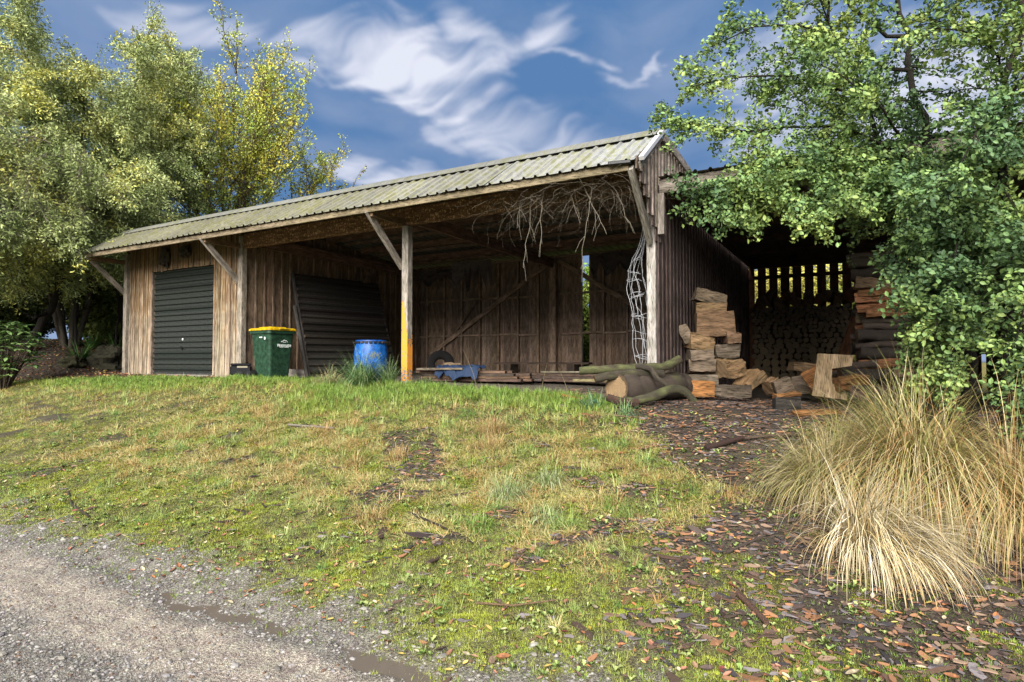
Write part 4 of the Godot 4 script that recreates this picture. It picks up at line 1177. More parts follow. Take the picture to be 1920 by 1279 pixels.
	var o := [Vector2(0, 0), Vector2(0.44, 0.0), Vector2(0.47, 0.20), Vector2(0.26, 0.20), Vector2(0.26, 0.42), Vector2(0.52, 0.50), Vector2(0.55, 0.66), Vector2(0.08, 0.62)]
	var quads := [[0, 1, 2, 3], [0, 3, 4, 7], [7, 4, 5, 6]]
	for s in [0, 1]:
		for q in quads:
			var pts := []
			var uvs := []
			for k in q:
				pts.append(Vector3(o[k].x, o[k].y, 0.018 * s)); uvs.append(o[k])
			if s == 0:
				pts.reverse(); uvs.reverse()
			ply.face(pts, Color(0.74, 0.57, 0.35), uvs)
	for k in 8:
		var a: Vector2 = o[k]; var b: Vector2 = o[(k + 1) % 8]
		ply.face([Vector3(a.x, a.y, 0), Vector3(b.x, b.y, 0), Vector3(b.x, b.y, 0.018), Vector3(a.x, a.y, 0.018)], Color(0.45, 0.3, 0.16))
	var po := single("plywood_offcut", ply, M.wood, "pale plywood offcut with a square bite leaning in the lean-to", "plywood", Vector3(1.98, -0.06, -0.60))
	po.rotation = Vector3(-0.35, 0.45, -0.14)

func build_stacks() -> void:
	# logs with cut ends to the front, stacked along the slatted wall
	var variants := []
	for k in 6:
		var mb := MB.new()
		var r := [0.035, 0.05, 0.065, 0.08, 0.095, 0.11][k] as float
		var end := vary(Color(0.46, 0.36, 0.25), 0.2)
		var pts := []
		var rad := []
		for j in 4:
			pts.append(Vector3(0.01 * sin(j * 2.0 + k), 0.01 * cos(j * 3.0 + k), -0.25 + j * 0.167)); rad.append(r * (1.0 + 0.05 * sin(j + k)))
		mb.tube(pts, rad, 9, Color(0.10, 0.08, 0.06), true, Vector2.ZERO, end)
		variants.append(mb.mesh(M.bark))
	var r2 := RandomNumberGenerator.new(); r2.seed = 77
	var rads := [0.035, 0.05, 0.065, 0.08, 0.095, 0.11]
	var lay := -0.2
	var row := 0
	while lay < 1.66:
		var size := clampf(4.6 - (lay + 0.2) / 1.85 * 4.2, 0.4, 5.0)
		var x := 0.27 + 0.06 * (row % 2)
		var tall := 0.0
		while x < 2.3:
			var k := clampi(int(round(size + r2.randf_range(-0.9, 0.9))), 0, 5)
			var r: float = rads[k]
			x += r
			put_mesh("stacked_log", variants[k], Vector3(x, lay + rads[clampi(int(size), 0, 5)] + r2.randf_range(-0.012, 0.012), -7.3 + r2.randf_range(-0.09, 0.09)), Vector3(0, r2.randf_range(-0.06, 0.06), r2.randf() * 3.0), "%s round log end %s of the back stack, %s" % [["finger thin", "thin", "medium", "stout", "thick", "thickest"][k], "near the foot" if lay < 0.35 else ("in the middle" if lay < 1.0 else "near the top"), "by the end wall" if x < 0.9 else ("below the slats' centre" if x < 1.6 else "towards the tall stack")], "firewood", "round logs stacked along the slatted wall")
			x += r * 0.98
		lay += rads[clampi(int(size), 0, 5)] * 1.82
		row += 1
	for k in 14:
		var sz := Vector3(0.45, r2.randf_range(0.16, 0.26), r2.randf_range(0.2, 0.3))
		put_mesh("split_log", chunk_mesh(sz, Color(0.40, 0.27, 0.17) if k % 3 else Color(0.42, 0.2, 0.1), 0.35, 120 + k), Vector3(0.42 + k * 0.215, 1.80 + r2.randf_range(-0.05, 0.06) + (0.12 if k % 2 else 0.0), -7.25 + r2.randf_range(-0.1, 0.1)), Vector3(r2.randf_range(-0.4, 0.4), PI / 2 + r2.randf_range(-0.3, 0.3), r2.randf() * 0.6), "split log tossed on top of the stack along slatted wall", "firewood", "split logs on top of the back stack")
	# taller stack with bark sides to the front, at the open end of the lean-to
	var side := []
	for k in 5:
		var mb := MB.new()
		var r := 0.042 + 0.012 * k
		var pts := []
		var rad := []
		for j in 7:
			pts.append(Vector3(-0.34 + j * 0.113, 0.012 * sin(j * 1.3 + k), 0.012 * cos(j * 1.7 + k))); rad.append(r * (1.0 + 0.12 * sin(j * 1.9 + k * 2)))
		mb.tube(pts, rad, 9, vary(Color(0.15, 0.12, 0.095), 0.25), true, Vector2.ZERO, Color(0.4, 0.24, 0.13))
		side.append(mb.mesh(M.bark))
	var tops := [-0.2, -0.2, -0.2, -0.2]
	var count := 0
	while count < 120:
		var c := 0
		for q in 4:
			if tops[q] < tops[c]: c = q
		var z := -2.2 - c * 0.24
		var y: float = tops[c]
		if y > 2.05: break
		var k := r2.randi_range(0, 4)
		var r := 0.042 + 0.012 * k
		var split := r2.randf() < 0.32 or absf(y - 1.45) < 0.15
		var label := "%s bark covered log %s of the tall stack, %s" % [["thin", "slim", "medium", "stout", "thick"][k], "near the foot" if y < 0.5 else ("halfway up" if y < 1.2 else "near the top"), "front row" if c == 0 else ("middle rows" if c < 3 else "rear row")]
		if split:
			var h := r2.randf_range(0.09, 0.17)
			put_mesh("split_log", chunk_mesh(Vector3(0.55, h, 0.24), Color(0.42, 0.21, 0.10) if r2.randf() < 0.6 else Color(0.34, 0.25, 0.17), 0.3, 200 + count), Vector3(2.85 + r2.randf_range(-0.1, 0.1), y + h / 2, z), Vector3(0, r2.randf_range(-0.2, 0.2), r2.randf_range(-0.15, 0.15)), "split log %s of the tall stack, %s" % ["near the foot" if y < 0.5 else ("halfway up" if y < 1.2 else "near the top"), "front row" if c == 0 else ("middle rows" if c < 3 else "rear row")], "firewood", "split logs in the tall stack")
			tops[c] = y + h * 0.92
		else:
			put_mesh("stacked_log", side[k], Vector3(2.85 + r2.randf_range(-0.12, 0.12), y + r, z), Vector3(r2.randf() * 6.0, r2.randf_range(-0.15, 0.15), r2.randf_range(-0.06, 0.06)), label, "firewood", "bark covered logs in the tall stack")
			tops[c] = y + r * 1.9
		count += 1
	# leaning boards between the two stacks
	board("old_board", Vector3(2.05, -0.15, -4.6), Vector3(2.55, 1.45, -5.2), 0.05, 0.22, Color(0.30, 0.15, 0.08), "reddish board leaning between the two firewood stacks", "board")
	for k in 7:
		put_mesh("stacked_log", side[k % 5], Vector3(2.5 + 0.12 * sin(k * 2.0), -0.05 + 0.13 * (k / 2) * 1.0, -1.35 - 0.2 * (k % 2)), Vector3(k, 0.3 + 0.1 * sin(k), 0.1 * cos(k * 3)), "loose bark covered log slumped before the tall stack", "firewood", "loose logs before the tall stack")

# ---------------------------------------------------------------- plants
func blade(mb: MB, root: Vector3, dir: Vector3, length: float, width: float, droop: float, segs: int, col: Color, tip: Color, wander := Vector3.ZERO, kink := -1) -> void:
	var p := root
	var d := dir.normalized()
	var side := d.cross(Vector3.UP)
	side = side.normalized() if side.length() > 0.05 else Vector3.RIGHT
	var k0 := mb.v.size()
	var st := length / segs
	for j in segs + 1:
		var u := float(j) / segs
		var w := width * (1.0 - pow(u, 1.6)) * 0.5 + 0.0004
		var nn := side.cross(d).normalized()
		if nn.y < 0: nn = -nn
		var c := col.lerp(tip, u * u)
		mb.vert(p - side * w, nn, Vector2(0, u), c)
		mb.vert(p + side * w, nn, Vector2(1, u), c)
		p += d * st
		d = (d + Vector3.DOWN * droop * (0.4 + u) / segs * 2.0 + wander * (sin(u * 7.0) * 1.5 / segs)).normalized()
		if j == kink: d = (d + wander * 2.5 + Vector3.DOWN * 1.2).normalized()
	for j in segs:
		var a := k0 + j * 2
		mb.tri_i(a, a + 1, a + 3)
		mb.tri_i(a, a + 3, a + 2)

func tuft_mesh(n: int, high: float, width: float, lean: float, droop: float, sd: int, segs := 3, radius := 0.015) -> ArrayMesh:
	var r := RandomNumberGenerator.new(); r.seed = sd
	var mb := MB.new()
	for k in n:
		var a := r.randf() * TAU
		var q := r.randf_range(0.1, lean)
		var v := r.randf_range(0.75, 1.2)
		var c := Color(v * r.randf_range(0.9, 1.15), v, v * r.randf_range(0.7, 1.1))
		blade(mb, Vector3(cos(a), 0, sin(a)) * radius * r.randf() - Vector3.UP * 0.006, Vector3(cos(a) * q, 1.0, sin(a) * q), high * r.randf_range(0.5, 1.15), width * r.randf_range(0.7, 1.3), droop * r.randf_range(0.5, 1.4), segs, c, c * 1.15)
	return mb.mesh(M.grass)

func scatter(called: String, ms: Mesh, xf: Array, cols: Array, label: String, category: String) -> void:
	var mm := MultiMesh.new()
	mm.transform_format = MultiMesh.TRANSFORM_3D
	mm.use_colors = true
	mm.mesh = ms
	mm.instance_count = xf.size()
	for k in xf.size():
		mm.set_instance_transform(k, xf[k])
		mm.set_instance_color(k, cols[k])
	var o := MultiMeshInstance3D.new()
	o.name = numbered(called)
	o.multimesh = mm
	add_child(o)
	tag(o, label, category, "", "stuff")

func rosette() -> ArrayMesh:
	var r := RandomNumberGenerator.new(); r.seed = 9
	var mb := MB.new()
	for k in 8:
		var a := TAU * k / 8.0 + r.randf() * 0.5
		var d := Vector3(cos(a), 0, sin(a))
		var sd := Vector3(-sin(a), 0, cos(a))
		var l := r.randf_range(0.018, 0.036)
		var h := r.randf_range(0.006, 0.026)
		var v := r.randf_range(0.8, 1.2)
		var base := Vector3.UP * 0.004
		mb.face([base, base + d * l * 0.6 + sd * l * 0.32 + Vector3.UP * h, base + d * l + Vector3.UP * h * 0.8, base + d * l * 0.6 - sd * l * 0.32 + Vector3.UP * h], Color(v, v, v))
	return mb.mesh(M.grass)

func up_basis(r: RandomNumberGenerator, s: float, tilt := 0.15) -> Basis:
	return Basis(Vector3.UP, r.randf() * TAU) * Basis(Vector3.RIGHT, r.randf_range(-tilt, tilt)) * Basis.from_scale(Vector3.ONE * s)

func build_grass() -> void:
	var r := RandomNumberGenerator.new(); r.seed = 101
	var short_x := []; var short_c := []
	var long_x := []; var long_c := []
	var straw_x := []; var straw_c := []
	var moss_x := []; var moss_c := []
	var thin_x := []; var thin_c := []
	# tries per strip: nearer strips carry more, smaller plants
	for k in 260000:
		var z := r.randf_range(0.2, 6.3)
		var x := r.randf_range(-15.5, 4.2)
		if k % 2 == 0:
			z = r.randf_range(2.0, 6.2); x = r.randf_range(-6.5, 3.6)
		var w := cover(x, z)
		var bare := maxf(w.x, w.y)
		var p := Vector3(x, gh(x, z), z)
		var f: float = nz.fine.get_noise_2d(x, z)
		var patch: float = nz.dry.get_noise_2d(x, z)
		var dry := ss((patch + 0.25) / 0.35)
		var roll := r.randf()
		if bare > r.randf_range(0.2, 0.8):
			if w.x > w.y:
				if roll < 0.22 * ss((6.3 - z) / 0.7):
					thin_x.append(Transform3D(up_basis(r, r.randf_range(0.5, 1.0)), p)); thin_c.append(Color(0.16, 0.23, 0.03) * r.randf_range(0.7, 1.2))
			elif z > 0.9 and roll < 0.07 + 0.3 * ss((z - 4.3) / 1.2):
				thin_x.append(Transform3D(up_basis(r, r.randf_range(0.5, 1.1)), p)); thin_c.append(Color(0.12, 0.20, 0.03) * r.randf_range(0.7, 1.3))
			elif w.z > 0.45 and z > 0.9 and roll > 0.5:
				moss_x.append(Transform3D(up_basis(r, r.randf_range(0.6, 1.2)), p)); moss_c.append(Color(0.29, 0.33, 0.035) * r.randf_range(0.7, 1.2))
			continue
		var green := Color(0.10, 0.20, 0.035).lerp(Color(0.30, 0.32, 0.07), (0.25 + 0.75 * r.randf()) * (1.0 - 0.65 * w.w))
		if roll < 0.20 + 0.45 * w.w:
			if roll < 0.32 * w.w:
				long_x.append(Transform3D(up_basis(r, r.randf_range(0.6, 1.15)), p)); long_c.append(green * r.randf_range(0.8, 1.25))
			else:
				short_x.append(Transform3D(up_basis(r, r.randf_range(0.5, 1.1) * lerpf(1.0, 0.62, ss((z - 3.0) / 1.5))), p)); short_c.append(green.lerp(Color(0.36, 0.35, 0.10), 0.4 * dry) * r.randf_range(0.8, 1.3))
		elif roll < 0.20 + 0.45 * w.w + 0.24 * dry * ss((5.0 - z) / 1.0):
			straw_x.append(Transform3D(up_basis(r, r.randf_range(0.6, 1.25), 0.5), p)); straw_c.append(Color(0.43, 0.38, 0.17).lerp(Color(0.34, 0.17, 0.06), r.randf() * ss(f * 2.5 + 0.6)) * r.randf_range(0.75, 1.25))
		elif w.z > 0.35 and roll > 0.45:
			moss_x.append(Transform3D(up_basis(r, r.randf_range(0.6, 1.3)), p)); moss_c.append(Color(0.36, 0.39, 0.035).lerp(Color(0.22, 0.28, 0.03), r.randf()) * r.randf_range(0.75, 1.2))
		elif roll > 0.7:
			thin_x.append(Transform3D(up_basis(r, r.randf_range(0.5, 1.1)), p)); thin_c.append(green * r.randf_range(0.8, 1.3))
	scatter("grass", tuft_mesh(11, 0.13, 0.0055, 0.9, 0.9, 1, 3, 0.03), long_x, long_c, "lush green grass along the shed front", "grass")
	scatter("grass", tuft_mesh(10, 0.065, 0.0045, 1.6, 1.0, 2, 2, 0.025), short_x, short_c, "short green and yellow grass over the bank", "grass")
	scatter("grass", tuft_mesh(9, 0.12, 0.0035, 3.2, 0.9, 3, 3, 0.03), straw_x, straw_c, "flattened straw coloured dry grass on the bank", "grass")
	# rough clumps standing above the rest
	var rough := [[], [], []]
	var rough_c := [[], [], []]
	for k in 2600:
		var z := r.randf_range(0.7, 5.5)
		var x := r.randf_range(-13.5, 2.2)
		if k % 2: x = r.randf_range(-6.0, 1.6)
		var w := cover(x, z)
		if maxf(w.x, w.y) > 0.45 or nz.moss.get_noise_2d(x * 1.6 + 70.0, z * 1.6) < 0.02: continue
		var pick := r.randf()
		var c := Color(0.20, 0.28, 0.07).lerp(Color(0.36, 0.40, 0.17), r.randf())
		if pick < 0.4 * ss(nz.dry.get_noise_2d(x, z) * 2.0 + 0.6): c = Color(0.46, 0.39, 0.19).lerp(Color(0.31, 0.17, 0.07), r.randf())
		elif pick > 0.8: c = Color(0.11, 0.21, 0.05)
		var v := r.randi_range(0, 2)
		rough[v].append(Transform3D(up_basis(r, r.randf_range(0.5, 1.2) * lerpf(1.0, 0.6, ss((z - 3.2) / 2.0)), 0.25), Vector3(x, gh(x, z), z)))
		rough_c[v].append(c * r.randf_range(0.8, 1.25))
	for v in 3:
		scatter("grass", tuft_mesh(34, 0.17, 0.004, 2.2, 1.2, 20 + v, 4, 0.05), rough[v], rough_c[v], "rough grass clumps standing above the turf, %s" % ["loose", "tangled", "matted"][v], "grass")
	var weed_x := []; var weed_c := []
	for k in 5200:
		var z := r.randf_range(0.8, 6.0)
		var x := r.randf_range(-8.0, 3.0)
		var w := cover(x, z)
		if w.x > 0.55 or nz.dry.get_noise_2d(x + 40.0, z) < -0.05: continue
		weed_x.append(Transform3D(up_basis(r, r.randf_range(0.5, 1.25), 0.2), Vector3(x, gh(x, z), z))); weed_c.append(Color(0.13, 0.21, 0.045).lerp(Color(0.30, 0.34, 0.12), r.randf()) * r.randf_range(0.8, 1.2))
	scatter("weeds", rosette(), weed_x, weed_c, "small broad leaved weeds and clover in the grass", "weeds")
	scatter("moss", tuft_mesh(14, 0.018, 0.0045, 2.0, 0.5, 4, 1, 0.03), moss_x, moss_c, "bright yellow green moss over the lower bank", "moss")
	scatter("grass", tuft_mesh(5, 0.05, 0.004, 1.2, 0.8, 5, 2, 0.015), thin_x, thin_c, "sparse thin grass shoots on bare ground", "grass")

func tussock(called: String, at: Vector3, n: int, length: float, width: float, spread: float, droop: float, lean: Vector3, cols: Array, label: String, sd: int, group := "") -> void:
	var r := RandomNumberGenerator.new(); r.seed = sd
	var mb := MB.new()
	for k in n:
		var a := r.randf() * TAU
		var q := sqrt(r.randf())
		var root := Vector3(cos(a), 0, sin(a)) * q * spread * 0.35
		root.y = gh(at.x + root.x, at.z + root.z) - at.y - 0.02
		var d := Vector3(cos(a), 0, sin(a)) * q * r.randf_range(0.35, 0.95) * (spread * 2.2 if spread < 0.45 else 1.0) + Vector3.UP + lean * r.randf_range(0.4, 1.2)
		var c: Color = cols[r.randi_range(0, cols.size() - 1)]
		c = c * r.randf_range(0.7, 1.25)
		var tip := c.lerp(Color(0.5, 0.42, 0.27), 0.45 if r.randf() < 0.25 else 0.05)
		d += Vector3(r.randf_range(-0.3, 0.3), 0, r.randf_range(-0.3, 0.3))
		blade(mb, root, d, length * r.randf_range(0.45, 1.15), width * r.randf_range(0.7, 1.3), droop * r.randf_range(0.5, 2.4), 8, c, tip, Vector3(r.randf_range(-1, 1), r.randf_range(-0.4, 0.3), r.randf_range(-1, 1)) * 0.55, r.randi_range(2, 6) if r.randf() < 0.16 else -1)
	if n > 800:      # dead thatch lying round the foot
		for k in n / 3:
			var a := r.randf() * TAU
			var q := r.randf_range(0.2, 1.0) * spread
			var p := Vector3(cos(a), 0, sin(a)) * q
			p.y = gh(at.x + p.x, at.z + p.z) - at.y + r.randf() * 0.05
			var b := r.randf() * TAU
			blade(mb, p, Vector3(cos(b), r.randf_range(0.0, 0.5), sin(b)), r.randf_range(0.12, 0.4), width, 0.7, 4, Color(0.24, 0.16, 0.085) * r.randf_range(0.6, 1.4), Color(0.3, 0.21, 0.12), Vector3(r.randf_range(-1, 1), 0, r.randf_range(-1, 1)) * 0.5)
	single(called, mb, M.grass, label, "plant", at, group)

func build_tussocks() -> void:
	var st := [Color(0.38, 0.30, 0.13), Color(0.30, 0.20, 0.075), Color(0.25, 0.23, 0.06), Color(0.17, 0.18, 0.045), Color(0.46, 0.39, 0.23), Color(0.32, 0.17, 0.06), Color(0.21, 0.21, 0.06)]
	var gn := [Color(0.10, 0.15, 0.035), Color(0.16, 0.19, 0.05), Color(0.34, 0.28, 0.12), Color(0.26, 0.2, 0.08), Color(0.14, 0.16, 0.06)]
	tussock("tussock", ground_at(2.95, 2.75), 3200, 1.2, 0.0055, 0.62, 1.45, Vector3(-0.05, 0, 0.15), st, "largest straw coloured tussock drooping at the foot of the green tree", 11)
	tussock("tussock", ground_at(2.62, 3.72), 1700, 0.80, 0.0055, 0.42, 1.6, Vector3(0.55, 0, 0.1), [st[0], st[4], st[4], st[1], Color(0.55, 0.5, 0.38)], "pale bleached tussock combed sideways, nearest the gravel track", 12)
	tussock("tussock", ground_at(2.28, 2.9), 1100, 0.75, 0.005, 0.38, 1.1, Vector3(-0.35, 0, 0.15), [st[0], st[2], st[4], st[3]], "low green and straw tussock beside the wood chips", 13)
	tussock("tussock", ground_at(3.55, 3.0), 1500, 1.15, 0.0055, 0.5, 1.5, Vector3(0.1, 0, 0.25), [st[1], st[2], st[0], st[5]], "rusty straw tussock at the picture's edge below the tree", 14)
	tussock("tussock", ground_at(2.85, 1.6), 900, 0.95, 0.006, 0.5, 1.1, Vector3(-0.1, 0, 0.0), gn, "greener upright tussock behind the largest straw tussock", 15)
	tussock("tussock", ground_at(2.35, 1.95), 260, 0.7, 0.005, 0.4, 1.1, Vector3(-0.4, 0, 0.0), [st[2], st[3], st[0]], "thin arching tussock reaching over the wood chips", 16)
	var dg := [Color(0.07, 0.15, 0.05), Color(0.10, 0.19, 0.06), Color(0.13, 0.2, 0.06)]
	tussock("grass_clump", ground_at(-4.95, 0.62), 560, 0.80, 0.010, 0.42, 1.0, Vector3.ZERO, dg, "tall dark green grass clump in front of the blue drum", 21)
	tussock("grass_clump", ground_at(-5.75, 0.62), 420, 0.45, 0.007, 0.45, 1.0, Vector3(-0.2, 0, 0), [dg[1], Color(0.3, 0.26, 0.11), Color(0.36, 0.3, 0.14)], "straw and green grass heap left of the drum", 22)
	tussock("grass_clump", ground_at(-4.65, 0.3), 220, 0.52, 0.007, 0.3, 0.7, Vector3.ZERO, dg, "green grass clump between the drum and the orange post", 23)
	tussock("grass_clump", ground_at(-4.0, 0.05), 420, 0.22, 0.005, 0.4, 1.0, Vector3.ZERO, [Color(0.07, 0.12, 0.035), Color(0.1, 0.15, 0.04)], "low dense green clump right of the orange post", 24)
	tussock("grass_clump", ground_at(-0.55, 0.95), 160, 0.32, 0.009, 0.35, 1.0, Vector3(-0.2, 0, 0.2), [Color(0.05, 0.15, 0.09), Color(0.07, 0.17, 0.08)], "bluish green blades clump at the cut end of the log", 25)
	tussock("grass_clump", ground_at(0.02, 1.2), 90, 0.30, 0.007, 0.3, 1.0, Vector3(0.3, 0, 0.1), [Color(0.08, 0.19, 0.08), Color(0.2, 0.3, 0.12)], "small spiky green clump right of the log end", 26)
	var brown := [Color(0.28, 0.17, 0.06), Color(0.33, 0.23, 0.09), Color(0.24, 0.15, 0.06), Color(0.3, 0.27, 0.1)]
	var spots := [[Vector2(-1.25, 2.35), 0.32, 420, "biggest brown dry tuft in the middle of the bank"], [Vector2(-1.0, 2.7), 0.24, 200, "yellowish dry tuft just in front of the biggest brown one"], [Vector2(-1.85, 3.3), 0.2, 200, "brown dry tuft halfway down the bank, left of centre"], [Vector2(-2.25, 3.55), 0.17, 160, "low brown dry tuft near the bare patch"], [Vector2(-1.1, 4.55), 0.17, 200, "reddish dry tuft low on the bank"], [Vector2(-5.2, 2.3), 0.2, 240, "flat reddish dry tuft far up the left bank"], [Vector2(-2.9, 4.5), 0.13, 110, "small rusty tuft near the track, left of centre"], [Vector2(-6.6, 2.0), 0.22, 200, "straw heap on the bank below the roller door"]]
	for k in spots.size():
		var s: Array = spots[k]
		tussock("dry_tuft", ground_at(s[0].x, s[0].y), s[2], s[1], 0.004, 0.35, 0.8, Vector3.ZERO, brown, s[3], 30 + k, "dry tufts on the bank")
	var gs := [[Vector2(0.02, 3.35), 0.26, 220, "green grass tuft on the bank nearest the chips"], [Vector2(-0.2, 3.75), 0.28, 300, "pale frosty green tuft in the middle of the lower bank"], [Vector2(0.3, 4.0), 0.2, 160, "small green tuft beside the pale frosty one"], [Vector2(-0.12, 4.35), 0.14, 240, "compact bright green tuft low on the bank"], [Vector2(0.75, 3.6), 0.18, 120, "yellow green tuft at the edge of the chips"], [Vector2(-3.6, 3.4), 0.16, 140, "pale spiky tuft on the left bank"], [Vector2(-1.7, 1.3), 0.3, 160, "straggly green tuft below the open bay"]]
	for k in gs.size():
		var s: Array = gs[k]
		tussock("grass_tuft", ground_at(s[0].x, s[0].y), s[2], s[1], 0.005, 0.3, 1.1, Vector3(0.15, 0, 0.1), [Color(0.14, 0.22, 0.06), Color(0.24, 0.3, 0.12), Color(0.3, 0.33, 0.18)] if k < 3 else [Color(0.1, 0.2, 0.03), Color(0.18, 0.26, 0.05)], s[3], 50 + k, "green tufts on the bank")

func leaf_mesh(l: float, w: float, fold: float, curl: float, m: Material) -> ArrayMesh:
	var mb := MB.new()
	var st := [[0.0, 0.0], [0.28, 0.85], [0.62, 1.0], [1.0, 0.0]]
	var c := Color(1, 1, 1)
	var pt := func(j: int, s: float) -> Vector3:
		var u: float = st[j][0]; var ww: float = st[j][1] * w * 0.5
		return Vector3(s * ww, absf(s) * fold * ww - curl * u * u * l, u * l)
	for j in 3:
		for s in [-1.0, 1.0]:
			var q := [pt.call(j, 0.0), pt.call(j, s), pt.call(j + 1, s), pt.call(j + 1, 0.0)]
			if j == 0: q = [q[0], q[2], q[3]]
			elif j == 2: q = [q[0], q[1], q[3]]
			if s > 0: q.reverse()
			mb.face(q, c)
	return mb.mesh(m)

func sprig_mesh(n: int, l: float, w: float, spread: float, m: Material, sd: int) -> ArrayMesh:      # n leaves off one short shoot
	var r := RandomNumberGenerator.new(); r.seed = sd
	var lm := leaf_mesh(l, w, 0.2, 0.15, m)
	var src := lm.surface_get_arrays(0)
	var mb := MB.new()
	for k in n:
		var a := TAU * k / n + r.randf_range(-0.5, 0.5)
		var b := Basis(Vector3.UP, r.randf_range(-spread, spread)) * Basis(Vector3.RIGHT, r.randf_range(-spread, spread) * 0.8) * Basis(Vector3.BACK, a)
		b = b * Basis.from_scale(Vector3.ONE * r.randf_range(0.75, 1.1))
		var o := Vector3(r.randf_range(-1, 1), r.randf_range(-1, 1), r.randf_range(-1, 1)) * l * (0.7 + 0.12 * n)
		var v := r.randf_range(0.8, 1.2)
		var k0 := mb.v.size()
		for q in src[Mesh.ARRAY_VERTEX].size():
			mb.vert(b * src[Mesh.ARRAY_VERTEX][q] + o, (b * src[Mesh.ARRAY_NORMAL][q]).normalized(), Vector2.ZERO, Color(v, v, v))
		for q in src[Mesh.ARRAY_INDEX]: mb.i.append(k0 + q)
	return mb.mesh(m)

class Crown:
	var pos := PackedVector3Array()
	var dir := PackedVector3Array()
	var wood := MB.new()

func twig(cr: Crown, r: RandomNumberGenerator, p: Vector3, d: Vector3, length: float, rad: float, step: float, droop: float, subs: int, col: Color, bare := 0.0) -> void:
	var pts := [p]
	var rr := [rad]
	var q := p
	var dd := d
	var n := 4
	for k in n:
		dd = (dd + Vector3(r.randf_range(-0.3, 0.3), r.randf_range(-0.25, 0.25) - droop, r.randf_range(-0.3, 0.3))).normalized()
		var a := q
		q += dd * length / n
		pts.append(q)
		rr.append(rad * (1.0 - 0.8 * (k + 1.0) / n))
		var m := int(length / n / step)
		for e in maxi(1, m):
			if r.randf() < bare: continue
			var lp := a.lerp(q, (e + r.randf()) / maxi(1, m))
			var ld := (dd * 0.7 + Vector3(r.randf_range(-1, 1), r.randf_range(-0.7, 0.6), r.randf_range(-1, 1))).normalized()
			cr.pos.append(lp); cr.dir.append(ld)
		if subs > 0 and r.randf() < 0.75:
			twig(cr, r, q, (dd + Vector3(r.randf_range(-1, 1), r.randf_range(-0.6, 0.7), r.randf_range(-1, 1))).normalized(), length * r.randf_range(0.35, 0.6), rad * 0.6, step, droop, subs - 1, col, bare)
	cr.wood.tube(pts, rr, 3, col, false)

func bough(cr: Crown, r: RandomNumberGenerator, pts: Array, r0: float, r1: float, every: float, tl: float, step: float, droop: float, col: Color, start := 0.2, subs := 1, up := 0.0, bare := 0.0) -> void:
	var cv := Curve3D.new()
	for k in pts.size():
		var t: Vector3 = (pts[mini(k + 1, pts.size() - 1)] - pts[maxi(k - 1, 0)]) * 0.18
		cv.add_point(pts[k], -t, t)
	var L := cv.get_baked_length()
	var n := maxi(4, int(L / 0.22))
	var pp := []
	var rr := []
	for k in n + 1:
		var u := float(k) / n
		var j := Vector3(r.randf_range(-1, 1), r.randf_range(-1, 1), r.randf_range(-1, 1)) * 0.035 * minf(1.0, u * 4.0) * clampf(L * 0.3, 0.3, 1.4)
		pp.append(cv.sample_baked(u * L) + j)
		rr.append(lerpf(r0, r1, pow(u, 0.8)))
	cr.wood.tube(pp, rr, 7 if r0 > 0.03 else 5, col, false)
	var s := L * start
	while s < L:
		var u := s / L
		var k := mini(int(u * n), n - 1)
		var p: Vector3 = pp[k].lerp(pp[k + 1], u * n - k)
		var tg: Vector3 = (pp[k + 1] - pp[k]).normalized()
		var d := (tg * 0.55 + Vector3(r.randf_range(-1, 1), r.randf_range(-0.8, 0.8) + up, r.randf_range(-1, 1))).normalized()
		twig(cr, r, p, d, tl * r.randf_range(0.5, 1.2) * (1.0 - 0.35 * u), maxf(r1, 0.004), step, droop, subs, col, bare)
		s += every * r.randf_range(0.5, 1.5)

func finish_tree(t: Node3D, cr: Crown, r: RandomNumberGenerator, leaf: Mesh, cols: Array, bark: Material, smin := 0.6, smax := 1.2, tilt := 0.6) -> void:
	part("trunk", cr.wood, bark, t)
	var mm := MultiMesh.new()
	mm.transform_format = MultiMesh.TRANSFORM_3D
	mm.use_colors = true
	mm.mesh = leaf
	mm.instance_count = cr.pos.size()
	var hue := noise(7, 0.6, 2)
	for k in cr.pos.size():
		var z: Vector3 = cr.dir[k]
		var up := (Vector3.UP + Vector3(r.randf_range(-1, 1), r.randf_range(-0.5, 0.5), r.randf_range(-1, 1)) * tilt).normalized()
		var x := up.cross(z)
		x = x.normalized() if x.length() > 0.05 else Vector3.RIGHT
		mm.set_instance_transform(k, Transform3D(Basis(x, z.cross(x), z) * Basis.from_scale(Vector3.ONE * r.randf_range(smin, smax)), cr.pos[k]))
		var f := clampf(0.5 + hue.get_noise_3dv(cr.pos[k]) * 0.9 + r.randf_range(-0.35, 0.35), 0.0, 0.999) * (cols.size() - 1)
		var c: Color = cols[int(f)].lerp(cols[int(f) + 1], f - int(f))
		mm.set_instance_color(k, c * r.randf_range(0.75, 1.25))
	var o := MultiMeshInstance3D.new()
	o.name = "crown"
	o.multimesh = mm
	t.add_child(o, true)
	o.set_meta("kind", "stuff")

